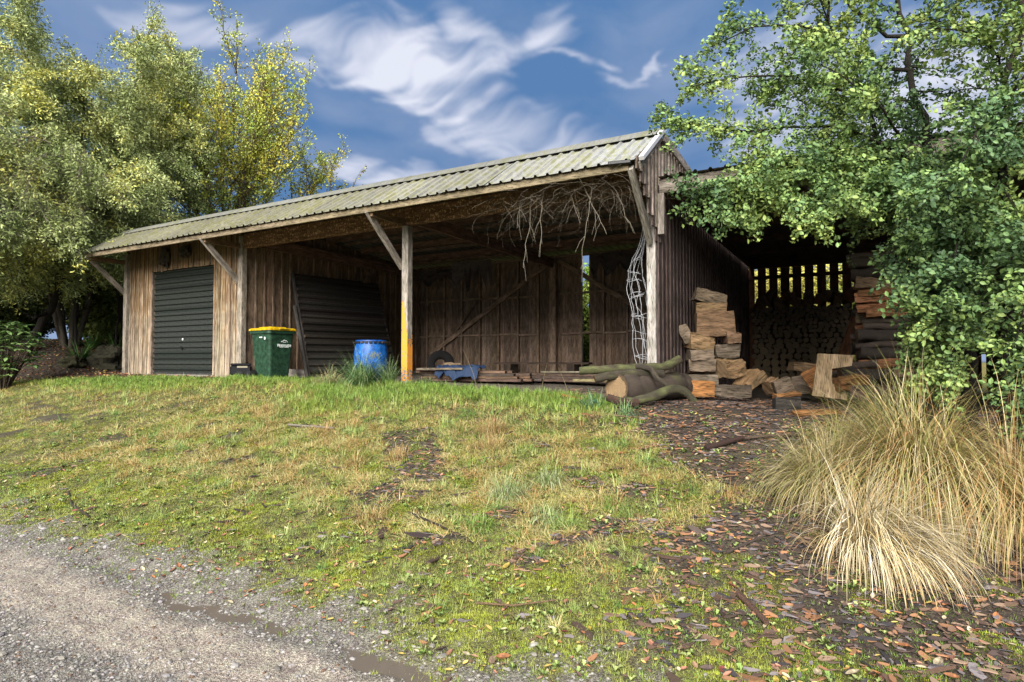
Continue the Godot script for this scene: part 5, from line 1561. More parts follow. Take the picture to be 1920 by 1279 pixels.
func build_trees() -> void:
	var r := RandomNumberGenerator.new(); r.seed = 300
	# --- green tree by the lean-to
	var t := thing("green_tree", "large green leafy tree with dark limbs beside the firewood lean-to", "tree")
	var cr := Crown.new()
	var bk := Color(0.055, 0.048, 0.038)
	var B := Vector3(3.5, gh(3.5, 1.0) - 0.1, 1.0)
	var A := B + Vector3(-0.05, 1.5, 0.1)
	var stems := [
		[[B, A, Vector3(3.15, 2.6, 1.3), Vector3(3.0, 3.9, 1.4), Vector3(2.9, 5.2, 1.5)], 0.09],
		[[B + Vector3(0.25, 0, 0.1), Vector3(3.75, 1.2, 1.4), Vector3(3.7, 2.6, 1.9), Vector3(3.9, 4.2, 2.0), Vector3(3.9, 5.3, 2.0)], 0.075],
		[[B + Vector3(-0.15, 0, -0.2), Vector3(3.2, 1.2, 0.7), Vector3(2.9, 2.4, 0.6), Vector3(2.5, 3.6, 0.9), Vector3(2.2, 4.8, 1.2)], 0.07],
		[[B + Vector3(0.5, 0, -0.3), Vector3(4.2, 1.4, 0.8), Vector3(4.4, 3.0, 0.9), Vector3(4.5, 4.6, 1.2)], 0.07]]
	for s in stems: bough(cr, r, s[0], s[1] * 0.8, 0.012, 0.09, 0.75, 0.04, 0.03, bk, 0.3, 1)
	# limbs reaching over the corner of the shed, then the curtain at the right: points, radius, twig spacing, twig length, spacing of leaves
	var limbs := [
		[[Vector3(3.1, 2.4, 1.2), Vector3(2.4, 2.75, 1.7), Vector3(1.6, 2.75, 2.0), Vector3(0.85, 2.95, 2.1)], 0.035, 0.095, 0.5, 0.040],
		[[Vector3(3.1, 2.1, 1.1), Vector3(2.3, 2.35, 1.8), Vector3(1.6, 2.3, 2.1), Vector3(1.08, 2.12, 2.15)], 0.035, 0.062, 0.45, 0.036],
		[[Vector3(2.4, 2.35, 1.8), Vector3(1.9, 2.15, 2.0), Vector3(1.45, 1.98, 2.1), Vector3(1.25, 1.95, 2.15)], 0.022, 0.048, 0.38, 0.034],
		[[Vector3(3.1, 2.2, 1.2), Vector3(2.6, 2.2, 1.6), Vector3(2.1, 2.05, 1.85), Vector3(1.65, 1.88, 2.0)], 0.025, 0.052, 0.40, 0.036],
		[[Vector3(3.2, 1.9, 1.2), Vector3(2.8, 2.05, 1.7), Vector3(2.45, 1.92, 2.0), Vector3(2.15, 1.72, 2.15)], 0.025, 0.055, 0.38, 0.036],
		[[Vector3(2.9, 2.9, 1.3), Vector3(2.2, 3.2, 1.8), Vector3(1.5, 3.3, 2.1), Vector3(0.98, 3.25, 2.1)], 0.03, 0.10, 0.5, 0.042],
		[[Vector3(2.9, 3.3, 1.4), Vector3(2.3, 3.7, 1.8), Vector3(1.7, 3.8, 2.0), Vector3(1.2, 3.65, 2.1)], 0.03, 0.11, 0.5, 0.045],
		[[Vector3(2.9, 3.6, 1.4), Vector3(2.3, 4.2, 1.8), Vector3(1.7, 4.5, 2.0), Vector3(1.3, 4.4, 2.1)], 0.03, 0.13, 0.5, 0.05],
		[[Vector3(2.6, 3.2, 0.9), Vector3(2.2, 3.5, 0.9), Vector3(1.6, 3.6, 1.2)], 0.03, 0.14, 0.55, 0.055],
		[[Vector3(3.0, 2.6, 1.3), Vector3(2.7, 2.9, 1.9), Vector3(2.3, 3.1, 2.4)], 0.025, 0.13, 0.45, 0.05],
		[[Vector3(3.4, 1.5, 1.1), Vector3(3.24, 1.7, 1.5), Vector3(3.04, 1.55, 1.75), Vector3(2.94, 1.15, 1.8)], 0.022, 0.055, 0.40, 0.034],
		[[Vector3(3.4, 1.3, 1.1), Vector3(3.29, 1.35, 1.5), Vector3(3.09, 1.0, 1.75), Vector3(3.02, 0.6, 1.75)], 0.022, 0.05, 0.36, 0.034],
		[[Vector3(3.45, 0.9, 1.2), Vector3(3.34, 0.95, 1.6), Vector3(3.14, 0.6, 1.8), Vector3(3.06, 0.2, 1.8)], 0.02, 0.05, 0.36, 0.034],
		[[Vector3(3.5, 1.9, 1.3), Vector3(3.2, 2.1, 1.9), Vector3(3.0, 1.9, 2.2), Vector3(2.9, 1.5, 2.3)], 0.022, 0.07, 0.42, 0.038],
		[[Vector3(3.6, 1.5, 1.3), Vector3(3.4, 1.6, 1.9), Vector3(3.25, 1.2, 2.2), Vector3(3.15, 0.7, 2.2)], 0.022, 0.07, 0.40, 0.038],
		[[Vector3(3.6, 1.0, 1.3), Vector3(3.45, 1.0, 1.9), Vector3(3.3, 0.6, 2.1), Vector3(3.2, 0.2, 2.1)], 0.02, 0.07, 0.40, 0.038],
		[[Vector3(3.75, 2.0, 1.6), Vector3(3.6, 2.3, 2.3), Vector3(3.4, 2.2, 2.7), Vector3(3.2, 1.8, 2.8)], 0.022, 0.07, 0.45, 0.04],
		[[Vector3(3.75, 2.6, 1.8), Vector3(3.5, 3.0, 2.4), Vector3(3.1, 3.1, 2.6)], 0.022, 0.10, 0.5, 0.045],
		[[Vector3(3.7, 1.6, 1.7), Vector3(3.8, 1.5, 2.3), Vector3(3.7, 1.1, 2.5), Vector3(3.62, 0.5, 2.5)], 0.02, 0.06, 0.40, 0.036],
		[[Vector3(3.9, 1.1, 1.7), Vector3(3.85, 0.8, 2.3), Vector3(3.8, 0.4, 2.45), Vector3(3.7, 0.0, 2.45)], 0.02, 0.055, 0.38, 0.036],
		[[Vector3(3.8, 3.2, 1.9), Vector3(3.6, 3.6, 2.4), Vector3(3.3, 3.7, 2.7)], 0.022, 0.10, 0.5, 0.045],
		[[Vector3(4.3, 2.4, 0.9), Vector3(4.4, 2.2, 1.6), Vector3(4.3, 1.6, 2.1), Vector3(4.2, 0.9, 2.2)], 0.025, 0.08, 0.45, 0.04]]
	for l in limbs:
		var near: Vector3 = stems[0][0][1]
		for st in stems:
			for q in 60:
				var u: float = q / 60.0 * (st[0].size() - 1)
				var p: Vector3 = st[0][int(u)].lerp(st[0][int(u) + 1], u - int(u))
				if p.distance_to(l[0][0]) < near.distance_to(l[0][0]) and p.y < l[0][0].y + 0.1: near = p
		l[0].insert(0, near)
		l[1] = float(l[1]) * 0.75
	for l in limbs: bough(cr, r, l[0], l[1], 0.005, l[2] * 0.72, l[3] * 1.05, l[4] * 0.72, 0.05, bk, 0.12, 1)
	finish_tree(t, cr, r, sprig_mesh(6, 0.046, 0.027, 1.0, M.leaf, 1), [Color(0.065, 0.125, 0.05), Color(0.11, 0.19, 0.06), Color(0.18, 0.27, 0.075), Color(0.26, 0.33, 0.08)], M.bark, 0.45, 1.3, 0.9)

	# --- grey twiggy evergreen overhanging the far end of the roof
	t = thing("twiggy_evergreen", "grey green twiggy evergreen tree overhanging the far roof end", "tree")
	cr = Crown.new()
	var gk := Color(0.27, 0.235, 0.19)
	var base := ground_at(-16.9, -0.3, -0.1)
	for k in 7:
		var a := TAU * k / 7.0 + 0.3
		var out := Vector3(cos(a), 0, sin(a))
		var h := r.randf_range(7.5, 9.8)
		var top := base + out * r.randf_range(1.2, 2.4) + Vector3.UP * h
		var stem := [base + out * 0.15, base + out * 0.5 + Vector3.UP * 1.6, base + out * 1.0 + Vector3.UP * h * 0.5, top]
		bough(cr, r, stem, 0.075, 0.015, 0.14, 0.9, 0.06, 0.02, gk * 0.7, 0.35, 1)
		for q in 24:
			var u := r.randf_range(0.02, 0.95)
			var p: Vector3 = stem[1].lerp(stem[3], u)
			var b := a + r.randf_range(-1.3, 1.3)
			var len := r.randf_range(1.4, 3.0) * (1.15 - 0.6 * u)
			var o2 := Vector3(cos(b), 0, sin(b))
			var rise := r.randf_range(-0.1, 0.7)
			bough(cr, r, [p, p + o2 * len * 0.5 + Vector3.UP * rise * 0.6, p + o2 * len + Vector3.UP * (rise - 0.35 - 0.5 * (1.0 - u))], 0.022, 0.007, 0.10, 0.75, 0.055, 0.10, gk * 1.25, 0.12, 1, 0.0, 0.28 if u > 0.4 else 0.55)
	for k in 110:
		var p := base + Vector3(r.randf_range(-0.8, 2.8), r.randf_range(2.2, 5.2), r.randf_range(0.6, 3.4))
		var o2 := Vector3(r.randf_range(-0.3, 1.0), 0, r.randf_range(-0.1, 1.0)).normalized()
		var len := r.randf_range(0.8, 1.7)
		bough(cr, r, [p, p + o2 * len * 0.5, p + o2 * len + Vector3.DOWN * r.randf_range(0.3, 1.0)], 0.016, 0.010, 0.09, 0.65, 0.07, 0.12, Color(0.46, 0.41, 0.33), 0.1, 2, 0.0, 0.86)
	finish_tree(t, cr, r, sprig_mesh(9, 0.085, 0.027, 1.3, M.leaf_far, 2), [Color(0.17, 0.22, 0.07), Color(0.27, 0.33, 0.11), Color(0.38, 0.43, 0.18), Color(0.47, 0.46, 0.10)], M.bark, 0.6, 1.2, 0.9)

	# --- yellowing many stemmed tree behind the shed
	t = thing("yellow_tree", "tall many stemmed tree with thin yellow green autumn leaves behind shed", "tree")
	cr = Crown.new()
	base = Vector3(-17.6, gh(-17.6, -5.6) - 0.1, -5.6)
	var yk := Color(0.20, 0.165, 0.115)
	for k in 22:
		var a := TAU * k / 22.0 + r.randf_range(-0.2, 0.2)
		var q := r.randf_range(0.25, 1.0)
		var out := Vector3(cos(a), 0, sin(a)) * q
		var h := 11.6 * (1.0 - 0.42 * q * q) * r.randf_range(0.88, 1.03)
		var stem := [base + out * 0.5, base + out * 1.2 + Vector3.UP * h * 0.35, base + out * 2.5 + Vector3.UP * h * 0.7, base + out * 3.9 + Vector3.UP * h]
		bough(cr, r, stem, 0.06, 0.012, 0.15, 0.8, 0.08, -0.02, yk * 1.5, 0.36, 1, 0.3, 0.68)
		for e in 9:
			var u := r.randf_range(0.25, 0.9)
			var p: Vector3 = stem[1].lerp(stem[3], u)
			var b := a + r.randf_range(-1.2, 1.2)
			var o2 := Vector3(cos(b), 0, sin(b))
			var len := r.randf_range(0.8, 1.8)
			bough(cr, r, [p, p + o2 * len * 0.5 + Vector3.UP * len * 0.5, p + o2 * len * 0.8 + Vector3.UP * len * 1.1], 0.022, 0.008, 0.13, 0.6, 0.075, 0.0, yk * 1.5, 0.15, 1, 0.2, 0.62)
	finish_tree(t, cr, r, sprig_mesh(3, 0.105, 0.06, 1.2, M.leaf_far, 3), [Color(0.24, 0.33, 0.06), Color(0.38, 0.44, 0.07), Color(0.45, 0.47, 0.07), Color(0.54, 0.46, 0.06)], M.bark, 0.5, 1.15, 0.9)

	# --- thinner tree right of it
	t = thing("bare_tree", "smaller half bare tree with fine twigs right of the yellow tree", "tree")
	cr = Crown.new()
	base = Vector3(-15.6, gh(-15.6, -7.6) - 0.1, -7.6)
	for k in 8:
		var a := TAU * k / 8.0
		var q := r.randf_range(0.3, 1.0)
		var out := Vector3(cos(a), 0, sin(a)) * q
		var h := 9.0 * (1.0 - 0.35 * q * q) * r.randf_range(0.85, 1.0)
		var stem := [base + out * 0.4, base + out * 1.0 + Vector3.UP * h * 0.4, base + out * 1.8 + Vector3.UP * h * 0.75, base + out * 2.3 + Vector3.UP * h]
		bough(cr, r, stem, 0.06, 0.01, 0.18, 0.9, 0.12, -0.02, yk * 0.8, 0.4, 2, 0.3, 0.55)
	finish_tree(t, cr, r, leaf_mesh(0.11, 0.06, 0.15, 0.1, M.leaf), [Color(0.2, 0.26, 0.05), Color(0.34, 0.36, 0.05), Color(0.45, 0.4, 0.05)], M.bark, 0.5, 1.1, 0.9)

	# --- shrubs closing the view behind
	var sh := [
		[Vector3(-19.5, 0, -3.0), 2.6, 4.2, "olive shrub behind the twiggy evergreen at the far left", [Color(0.10, 0.14, 0.04), Color(0.2, 0.22, 0.05)], 0.08],
		[Vector3(-16.2, 0, -3.2), 1.8, 4.6, "yellow green shrub rising behind the far roof end", [Color(0.16, 0.20, 0.03), Color(0.3, 0.3, 0.04)], 0.09],
		[Vector3(-23.5, 0, -4.5), 3.0, 5.5, "tall olive shrub far behind the bank at the left", [Color(0.12, 0.16, 0.04), Color(0.24, 0.26, 0.05)], 0.09],
		[Vector3(-22.5, 0, -9.5), 3.0, 5.0, "yellowing shrub far behind the leaning trunk", [Color(0.2, 0.23, 0.03), Color(0.4, 0.35, 0.04)], 0.10],
		[Vector3(-24.5, 0, 1.5), 2.8, 5.0, "olive shrub beyond the bank at the far left edge", [Color(0.12, 0.16, 0.05), Color(0.26, 0.28, 0.07)], 0.09],
		[Vector3(-19.0, 0, -7.5), 2.2, 3.6, "low yellow shrub behind the shed's far corner", [Color(0.3, 0.3, 0.04), Color(0.5, 0.42, 0.06)], 0.10],
		[Vector3(-21.3, 0, -0.3), 1.9, 3.4, "dark green undergrowth shrub nearest the left edge", [Color(0.08, 0.12, 0.04), Color(0.18, 0.22, 0.07)], 0.08],
		[Vector3(-24.3, 0, -1.8), 2.4, 4.4, "olive undergrowth shrub farther off at the left edge", [Color(0.14, 0.18, 0.05), Color(0.28, 0.30, 0.08)], 0.09],
		[Vector3(-17.9, 0, -2.2), 1.3, 2.2, "low leafy undergrowth between the dark trunks", [Color(0.10, 0.15, 0.04), Color(0.24, 0.27, 0.06)], 0.08],
		[Vector3(-20.5, 0, 2.0), 2.6, 5.0, "dark shrub at the far left edge beyond the bank", [Color(0.06, 0.09, 0.03), Color(0.12, 0.15, 0.05)], 0.08],
		[Vector3(-4.4, 0, -9.2), 1.5, 4.4, "green shrub behind the gap in the back wall", [Color(0.12, 0.22, 0.03), Color(0.25, 0.3, 0.05)], 0.08],
		[Vector3(0.4, 0, -11.0), 2.2, 5.0, "yellow green shrub seen through the firewood slats nearest the wall", [Color(0.3, 0.3, 0.05), Color(0.42, 0.36, 0.08)], 0.10],
		[Vector3(3.6, 0, -11.2), 2.2, 5.0, "green shrub seen through the middle firewood slats", [Color(0.2, 0.26, 0.05), Color(0.36, 0.34, 0.08)], 0.10],
		[Vector3(6.6, 0, -6.0), 1.8, 2.8, "hazel shrub beyond the lean-to behind the green tree", [Color(0.12, 0.19, 0.03), Color(0.3, 0.3, 0.06)], 0.09],
		[Vector3(7.2, 0, -1.5), 1.6, 2.0, "low shrub behind the green tree at the picture's edge", [Color(0.10, 0.17, 0.03), Color(0.24, 0.26, 0.05)], 0.08]]
	for s in sh:
		t = thing("shrub", s[3], "shrub")
		cr = Crown.new()
		var b0 := ground_at(s[0].x, s[0].z, -0.05)
		for k in 26:
			var a := r.randf() * TAU
			var q := sqrt(r.randf())
			var out: Vector3 = Vector3(cos(a), 0, sin(a)) * q * float(s[1])
			var h: float = s[2] * (1.0 - 0.5 * q * q) * r.randf_range(0.7, 1.0)
			bough(cr, r, [b0 + out * 0.15, b0 + out * 0.6 + Vector3.UP * h * 0.5, b0 + out + Vector3.UP * h], 0.02, 0.005, 0.12, 0.6, float(s[5]) * 0.7, 0.03, Color(0.12, 0.1, 0.07), 0.12, 1)
		finish_tree(t, cr, r, sprig_mesh(4, 0.11, 0.05, 1.2, M.leaf_far, 4), s[4], M.bark, 0.6, 1.2, 0.9)

func build_left_plants() -> void:
	var r := RandomNumberGenerator.new(); r.seed = 410
	# dark leaning trunks under the evergreen
	var tk := [
		[[ground_at(-16.35, -1.6, -0.1), Vector3(-16.45, 2.0, -1.5), Vector3(-16.8, 3.6, -1.3), Vector3(-17.1, 5.2, -1.1)], 0.17, "dark tree trunk leaning behind the shed's far corner"],
		[[ground_at(-17.2, 0.6, 0.1), Vector3(-16.9, 1.5, 0.4), Vector3(-16.3, 2.3, 0.3), Vector3(-16.2, 3.5, 0.2)], 0.12, "dark slanting trunk rising from the leaf covered bank"],
		[[ground_at(-15.7, 0.1, -0.1), Vector3(-15.75, 1.7, 0.1), Vector3(-15.9, 3.0, 0.1)], 0.045, "thin upright sapling stem on the bank"],
		[[ground_at(-15.9, -0.9, -0.1), Vector3(-15.6, 1.6, -0.9), Vector3(-15.7, 3.2, -0.8)], 0.035, "slim crooked stem nearest the shed's far corner"]]
	for k in tk.size():
		var cr := Crown.new()
		bough(cr, r, tk[k][0], tk[k][1], tk[k][1] * 0.6, 0.4, 0.7, 0.12, 0.0, Color(0.05, 0.042, 0.034), 0.4, 2, 0.0, 1.0)
		single("tree_trunk", cr.wood, M.bark, tk[k][2], "trunk")
	# rhododendron at the left edge
	var t := thing("rhododendron", "broad leaved rhododendron bush cut by the picture's left edge", "bush")
	var cr2 := Crown.new()
	var b0 := ground_at(-14.35, 2.2, -0.05)
	for k in 60:
		var a := r.randf() * TAU
		var q := sqrt(r.randf())
		var tip := b0 + Vector3(cos(a) * q * 0.7, r.randf_range(0.5, 1.65), sin(a) * q * 0.7)
		cr2.wood.tube([b0 + Vector3(cos(a), 0, sin(a)) * 0.08, b0.lerp(tip, 0.6) + Vector3(0, 0.1, 0), tip], [0.014, 0.009, 0.005], 5, Color(0.13, 0.10, 0.07), false)
		for w in 2:
			for e in 8:
				var an := TAU * e / 8.0 + r.randf()
				cr2.pos.append(tip - Vector3.UP * w * 0.14); cr2.dir.append(Vector3(cos(an), r.randf_range(-0.25, 0.4), sin(an)).normalized())
	finish_tree(t, cr2, r, leaf_mesh(0.19, 0.06, 0.15, 0.25, M.leaf), [Color(0.07, 0.15, 0.05), Color(0.13, 0.23, 0.07), Color(0.18, 0.28, 0.09)], M.bark, 0.7, 1.2, 0.25)
	# small dark bush at the right edge
	t = thing("glossy_bush", "small dark glossy leaved bush at the right edge by the tussocks", "bush")
	cr2 = Crown.new()
	b0 = ground_at(3.62, 4.05, -0.05)
	for k in 12:
		var a := r.randf() * TAU
		var tip := b0 + Vector3(cos(a) * 0.28, r.randf_range(0.25, 0.6), sin(a) * 0.28)
		bough(cr2, r, [b0, b0.lerp(tip, 0.5) + Vector3(0, 0.06, 0), tip], 0.008, 0.003, 0.08, 0.14, 0.022, 0.0, Color(0.09, 0.05, 0.04), 0.25, 0)
	finish_tree(t, cr2, r, leaf_mesh(0.05, 0.022, 0.2, 0.15, M.leaf), [Color(0.02, 0.07, 0.045), Color(0.04, 0.11, 0.06), Color(0.07, 0.16, 0.09)], M.bark, 0.6, 1.2, 0.5)
	# strap leaved clumps below the trees
	var st := [[Vector2(-15.6, 0.05), 0.85, "strap leaved green clump on the bank beside the shed corner"], [Vector2(-16.0, -1.1), 0.9, "taller strap leaved clump behind, below the leaning trunk"], [Vector2(-16.6, -0.7), 0.8, "strap leaved clump half hidden under the trees"]]
	for k in st.size():
		var mb := MB.new()
		for e in 70:
			var a := r.randf() * TAU
			var q := r.randf_range(0.25, 1.3)
			var c := Color(0.06, 0.15, 0.035).lerp(Color(0.12, 0.22, 0.06), r.randf())
			blade(mb, Vector3(cos(a), 0, sin(a)) * 0.06, Vector3(cos(a) * q, 1.0, sin(a) * q), st[k][1] * r.randf_range(0.6, 1.1), 0.028, 0.9, 6, c, c * 1.3)
		single("strap_leaf_clump", mb, M.grass, st[k][2], "plant", ground_at(st[k][0].x, st[k][0].y), "strap leaved clumps under the trees")
	# flax blades from the left
	var fx := MB.new()
	for e in 12:
		var a := r.randf_range(-0.7, 0.7)
		blade(fx, Vector3(r.randf_range(-0.1, 0.1), 0, r.randf_range(-0.1, 0.1)), Vector3(cos(a) * 0.9, 0.75 + r.randf() * 0.9, -sin(a)), r.randf_range(1.6, 2.4), 0.10, 0.25, 7, Color(0.06, 0.10, 0.035), Color(0.10, 0.15, 0.06))
	single("flax", fx, M.grass, "broad flax blades reaching in from the far left", "plant", ground_at(-17.8, 1.9))
	# mossy rocks by the corner
	lump("mossy_rock", ground_at(-15.0, -0.35, 0.1), Vector3(0.45, 0.4, 0.4), Color(0.085, 0.08, 0.05), M.bark, 61, "big mossy rock beside the shed's far corner", "rock")
	lump("mossy_rock", ground_at(-15.35, 0.35, 0.05), Vector3(0.4, 0.2, 0.25), Color(0.12, 0.12, 0.06), M.bark, 62, "low mossy rock on the bank before the bigger one", "rock")

func build_vine() -> void:
	var r := RandomNumberGenerator.new(); r.seed = 520
	var t := thing("dead_vine", "tangle of dry bare vine hanging from the eave above the open bay", "vine")
	var col := Color(0.34, 0.29, 0.22)
	var tangle := MB.new()
	for k in 300:
		var p := Vector3(r.randf_range(-2.1, -0.1), r.randf_range(2.72, 3.02), r.randf_range(0.1, 0.85))
		var d := Vector3(r.randf_range(-1, 1), r.randf_range(-0.35, 0.2), r.randf_range(-0.6, 0.6)).normalized()
		var pts := [p]
		var rad := [0.0021]
		for j in r.randi_range(5, 11):
			d = (d + Vector3(r.randf_range(-0.45, 0.45), r.randf_range(-0.35, 0.2), r.randf_range(-0.45, 0.45))).normalized()
			p += d * 0.09
			p.y = minf(p.y, 3.02)
			pts.append(p); rad.append(0.0021 - 0.00012 * j)
		tangle.tube(pts, rad, 3, vary(col, 0.3), false)
	part("tangle", tangle, M.bark, t)
	var hang := [[-1.62, 2.95, 0.6, -0.15, 1.0], [-1.4, 2.9, 0.65, 0.05, 0.65], [-0.62, 2.95, 0.7, -0.22, 1.15], [-0.75, 2.85, 0.7, 0.45, 0.55], [-1.05, 2.9, 0.6, 0.35, 0.4], [-0.4, 2.9, 0.6, 0.4, 0.45], [-1.8, 2.85, 0.6, -0.25, 0.35]]
	for h in hang:
		var mb := MB.new()
		var p := Vector3(h[0], h[1], h[2])
		var pts := [p]
		var rad := [0.006]
		var n := int(h[4] / 0.09) + 2
		for j in n:
			p += Vector3(h[3] * 0.09 + r.randf_range(-0.025, 0.025), -0.09, r.randf_range(-0.02, 0.02))
			pts.append(p); rad.append(0.0062 - 0.003 * j / n)
		mb.tube(pts, rad, 5, Color(0.45, 0.40, 0.32), false)
		for q in 3:
			var s: Vector3 = pts[r.randi_range(int(n * 0.4), n - 1)]
			var e := Vector3(r.randf_range(-1, 1), -0.9, r.randf_range(-0.4, 0.4)).normalized()
			mb.tube([s, s + e * 0.1, s + e * 0.2 + Vector3(0, -0.08, 0)], [0.004, 0.0035, 0.002], 4, Color(0.42, 0.37, 0.30), false)
		part("stem", mb, M.bark, t)

# ---------------------------------------------------------------- litter
func build_litter() -> void:
	var r := RandomNumberGenerator.new(); r.seed = 640
	# gravel
	var gx := []; var gc := []
	var stone := MB.new()
	var f := noise(5, 1.5, 2)
	for j in 4:
		for q in 7:
			var quad := []
			for e in [[j, q], [j, q + 1], [j + 1, q + 1], [j + 1, q]]:
				var la: float = -PI / 2 + PI * e[0] / 4.0
				var lo: float = TAU * (e[1] % 7) / 7.0
				var d := Vector3(cos(la) * cos(lo), sin(la) * 0.65, cos(la) * sin(lo))
				quad.append(d * (1.0 + 0.35 * f.get_noise_3dv(d * 1.3)))
			stone.face_out(quad, Vector3.ZERO, Color(1, 1, 1))
	for k in 90000:
		var z := 5.2 + 3.4 * pow(r.randf(), 0.8)
		var x := r.randf_range(-6.0, 3.6)
		if Vector2(x - 2.59, z - 8.55).length() < 0.7: continue
		var w := cover(x, z)
		if w.x < r.randf_range(0.1, 0.7): continue
		var wob: float = 0.12 * nz.mid.get_noise_2d(x * 0.6, 40.0)
		var path := ss((z - 6.1 - wob) / 0.2) * ss((6.8 + wob - z) / 0.25)
		if r.randf() < path * 0.72: continue
		var s := 0.003 + 0.0085 * pow(r.randf(), 3.5)
		if r.randf() < 0.012: s *= r.randf_range(1.5, 2.6)
		gx.append(Transform3D(Basis(Vector3.UP, r.randf() * TAU) * Basis.from_scale(Vector3(s * r.randf_range(0.8, 1.5), s * r.randf_range(0.6, 1.0), s)), Vector3(x, gh(x, z) + s * 0.15, z)))
		var v := r.randf_range(0.18, 0.62)
		gc.append(Color(v, v * r.randf_range(0.93, 1.0), v * r.randf_range(0.84, 1.02)) if r.randf() < 0.93 else Color(0.24, 0.15, 0.1))
	scatter("gravel", stone.mesh(M.stone), gx, gc, "loose grey gravel of the track and its edge", "gravel")
	# pale pebbles one can pick out
	var peb := [Vector2(-1.05, 6.9), Vector2(-0.62, 6.55), Vector2(0.55, 5.85), Vector2(0.25, 6.95), Vector2(-1.7, 6.85), Vector2(-0.2, 6.95), Vector2(1.1, 5.72), Vector2(-1.35, 7.05)]
	for k in peb.size():
		var o := put_mesh("pebble", stone.mesh(M.stone), ground_at(peb[k].x, peb[k].y, 0.006), Vector3(0, k, 0), "pale rounded pebble lying on the gravel track", "pebble", "pale pebbles on the track")
		o.scale = Vector3(0.024, 0.016, 0.019) * (1.0 + 0.25 * sin(k * 3.0))
		o.material_override = tinted(Color(0.36, 0.34, 0.30))
	# chips and bark as one carpet, then the larger ones singly
	var chip := []
	for k in 4:
		var mb := MB.new()
		var rr := RandomNumberGenerator.new(); rr.seed = 700 + k
		var top := []
		var n := 7
		for q in n:
			var e: Vector2 = [Vector2(-0.5, -0.12), Vector2(-0.1, -0.17), Vector2(0.35, -0.13), Vector2(0.55, -0.02), Vector2(0.3, 0.13), Vector2(-0.15, 0.16), Vector2(-0.45, 0.05)][q]
			top.append(Vector3(e.x + rr.randf_range(-0.12, 0.12), 0.05 + rr.randf_range(-0.05, 0.09), e.y * rr.randf_range(0.7, 1.5) + rr.randf_range(-0.05, 0.05)))
		var low := []
		for p in top: low.append(p - Vector3.UP * 0.07)
		mb.face_out(top.duplicate(), Vector3(0, -1, 0), Color(1, 1, 1))
		mb.face_out(low.duplicate(), Vector3(0, 1, 0), Color(0.9, 0.9, 0.9))
		for q in n: mb.face_out([top[q], top[(q + 1) % n], low[(q + 1) % n], low[q]], Vector3.ZERO, Color(0.9, 0.9, 0.9))
		chip.append(mb.mesh(M.litter))
	var tones := [Color(0.055, 0.038, 0.032), Color(0.085, 0.055, 0.042), Color(0.13, 0.08, 0.055), Color(0.045, 0.04, 0.042), Color(0.22, 0.15, 0.10), Color(0.28, 0.14, 0.07), Color(0.15, 0.13, 0.13)]
	var cx := []; var cc := []
	for k in 42000:
		var z := r.randf_range(-1.6, 6.2)
		var x := r.randf_range(-1.8, 4.4)
		if r.randf() < 0.1:
			x = r.randf_range(-6.0, 1.5); z = r.randf_range(2.0, 5.6)
		var w := cover(x, z)
		if w.y < 0.35 and r.randf() > 0.06: continue
		if w.x > 0.6: continue
		var s := 0.014 + 0.075 * pow(r.randf(), 2.6)
		cx.append(Transform3D(up_basis(r, s, 0.35), Vector3(x, gh(x, z) + 0.003 + r.randf() * 0.006, z)))
		cc.append(tones[r.randi_range(0, 6)] * r.randf_range(0.7, 1.3))
	scatter("wood_chips", chip[1], cx.slice(0, cx.size() / 2), cc.slice(0, cc.size() / 2), "broad dark bark pieces strewn among the wood chips", "wood chips")
	cx = cx.slice(cx.size() / 2); cc = cc.slice(cc.size() / 2)
	scatter("wood_chips", chip[0], cx, cc, "carpet of dark bark and wood chips before the lean-to", "wood chips")
	for k in 260:
		var z := r.randf_range(-0.6, 5.9)
		var x := mulch_edge(z) + r.randf_range(-0.35, 3.2)
		if k % 6 == 0:
			z = r.randf_range(2.2, 5.2); x = r.randf_range(-3.5, 1.0)
		if x > 3.5 or cover(x, z).x > 0.4: continue
		var c: Color = [Color(0.07, 0.045, 0.04), Color(0.12, 0.075, 0.055), Color(0.19, 0.11, 0.075), Color(0.055, 0.05, 0.055), Color(0.34, 0.17, 0.08), Color(0.16, 0.12, 0.1)][k % 6]
		var mm: ArrayMesh = chip[k % 4].duplicate()
		var mt: StandardMaterial3D = tinted(c * r.randf_range(0.8, 1.2))
		var o := put_mesh("bark_chip", chip[k % 4], ground_at(x, z, 0.006), Vector3(r.randf_range(-0.15, 0.15), r.randf() * TAU, r.randf_range(-0.2, 0.2)), "%s flake of bark or wood %s" % [["dark red brown", "brown", "tan brown", "blue black", "orange", "grey brown"][k % 6], place_words(x, z)], "wood chip", "large bark flakes on the ground")
		o.material_override = mt
		var s := r.randf_range(0.06, 0.16) * (1.0 if z > 1.5 else 1.35)
		o.scale = Vector3(s * r.randf_range(0.9, 1.9), s * 0.8, s * r.randf_range(0.7, 1.1))
	# leaves: carpet and single ones
	var lf := MB.new()
	lf = leaf_builder(0.06, 0.034)
	var lx := []; var lc := []
	var lt := [Color(0.30, 0.12, 0.045), Color(0.16, 0.07, 0.045), Color(0.45, 0.33, 0.09), Color(0.42, 0.35, 0.22), Color(0.10, 0.055, 0.05), Color(0.36, 0.16, 0.10), Color(0.22, 0.13, 0.08)]
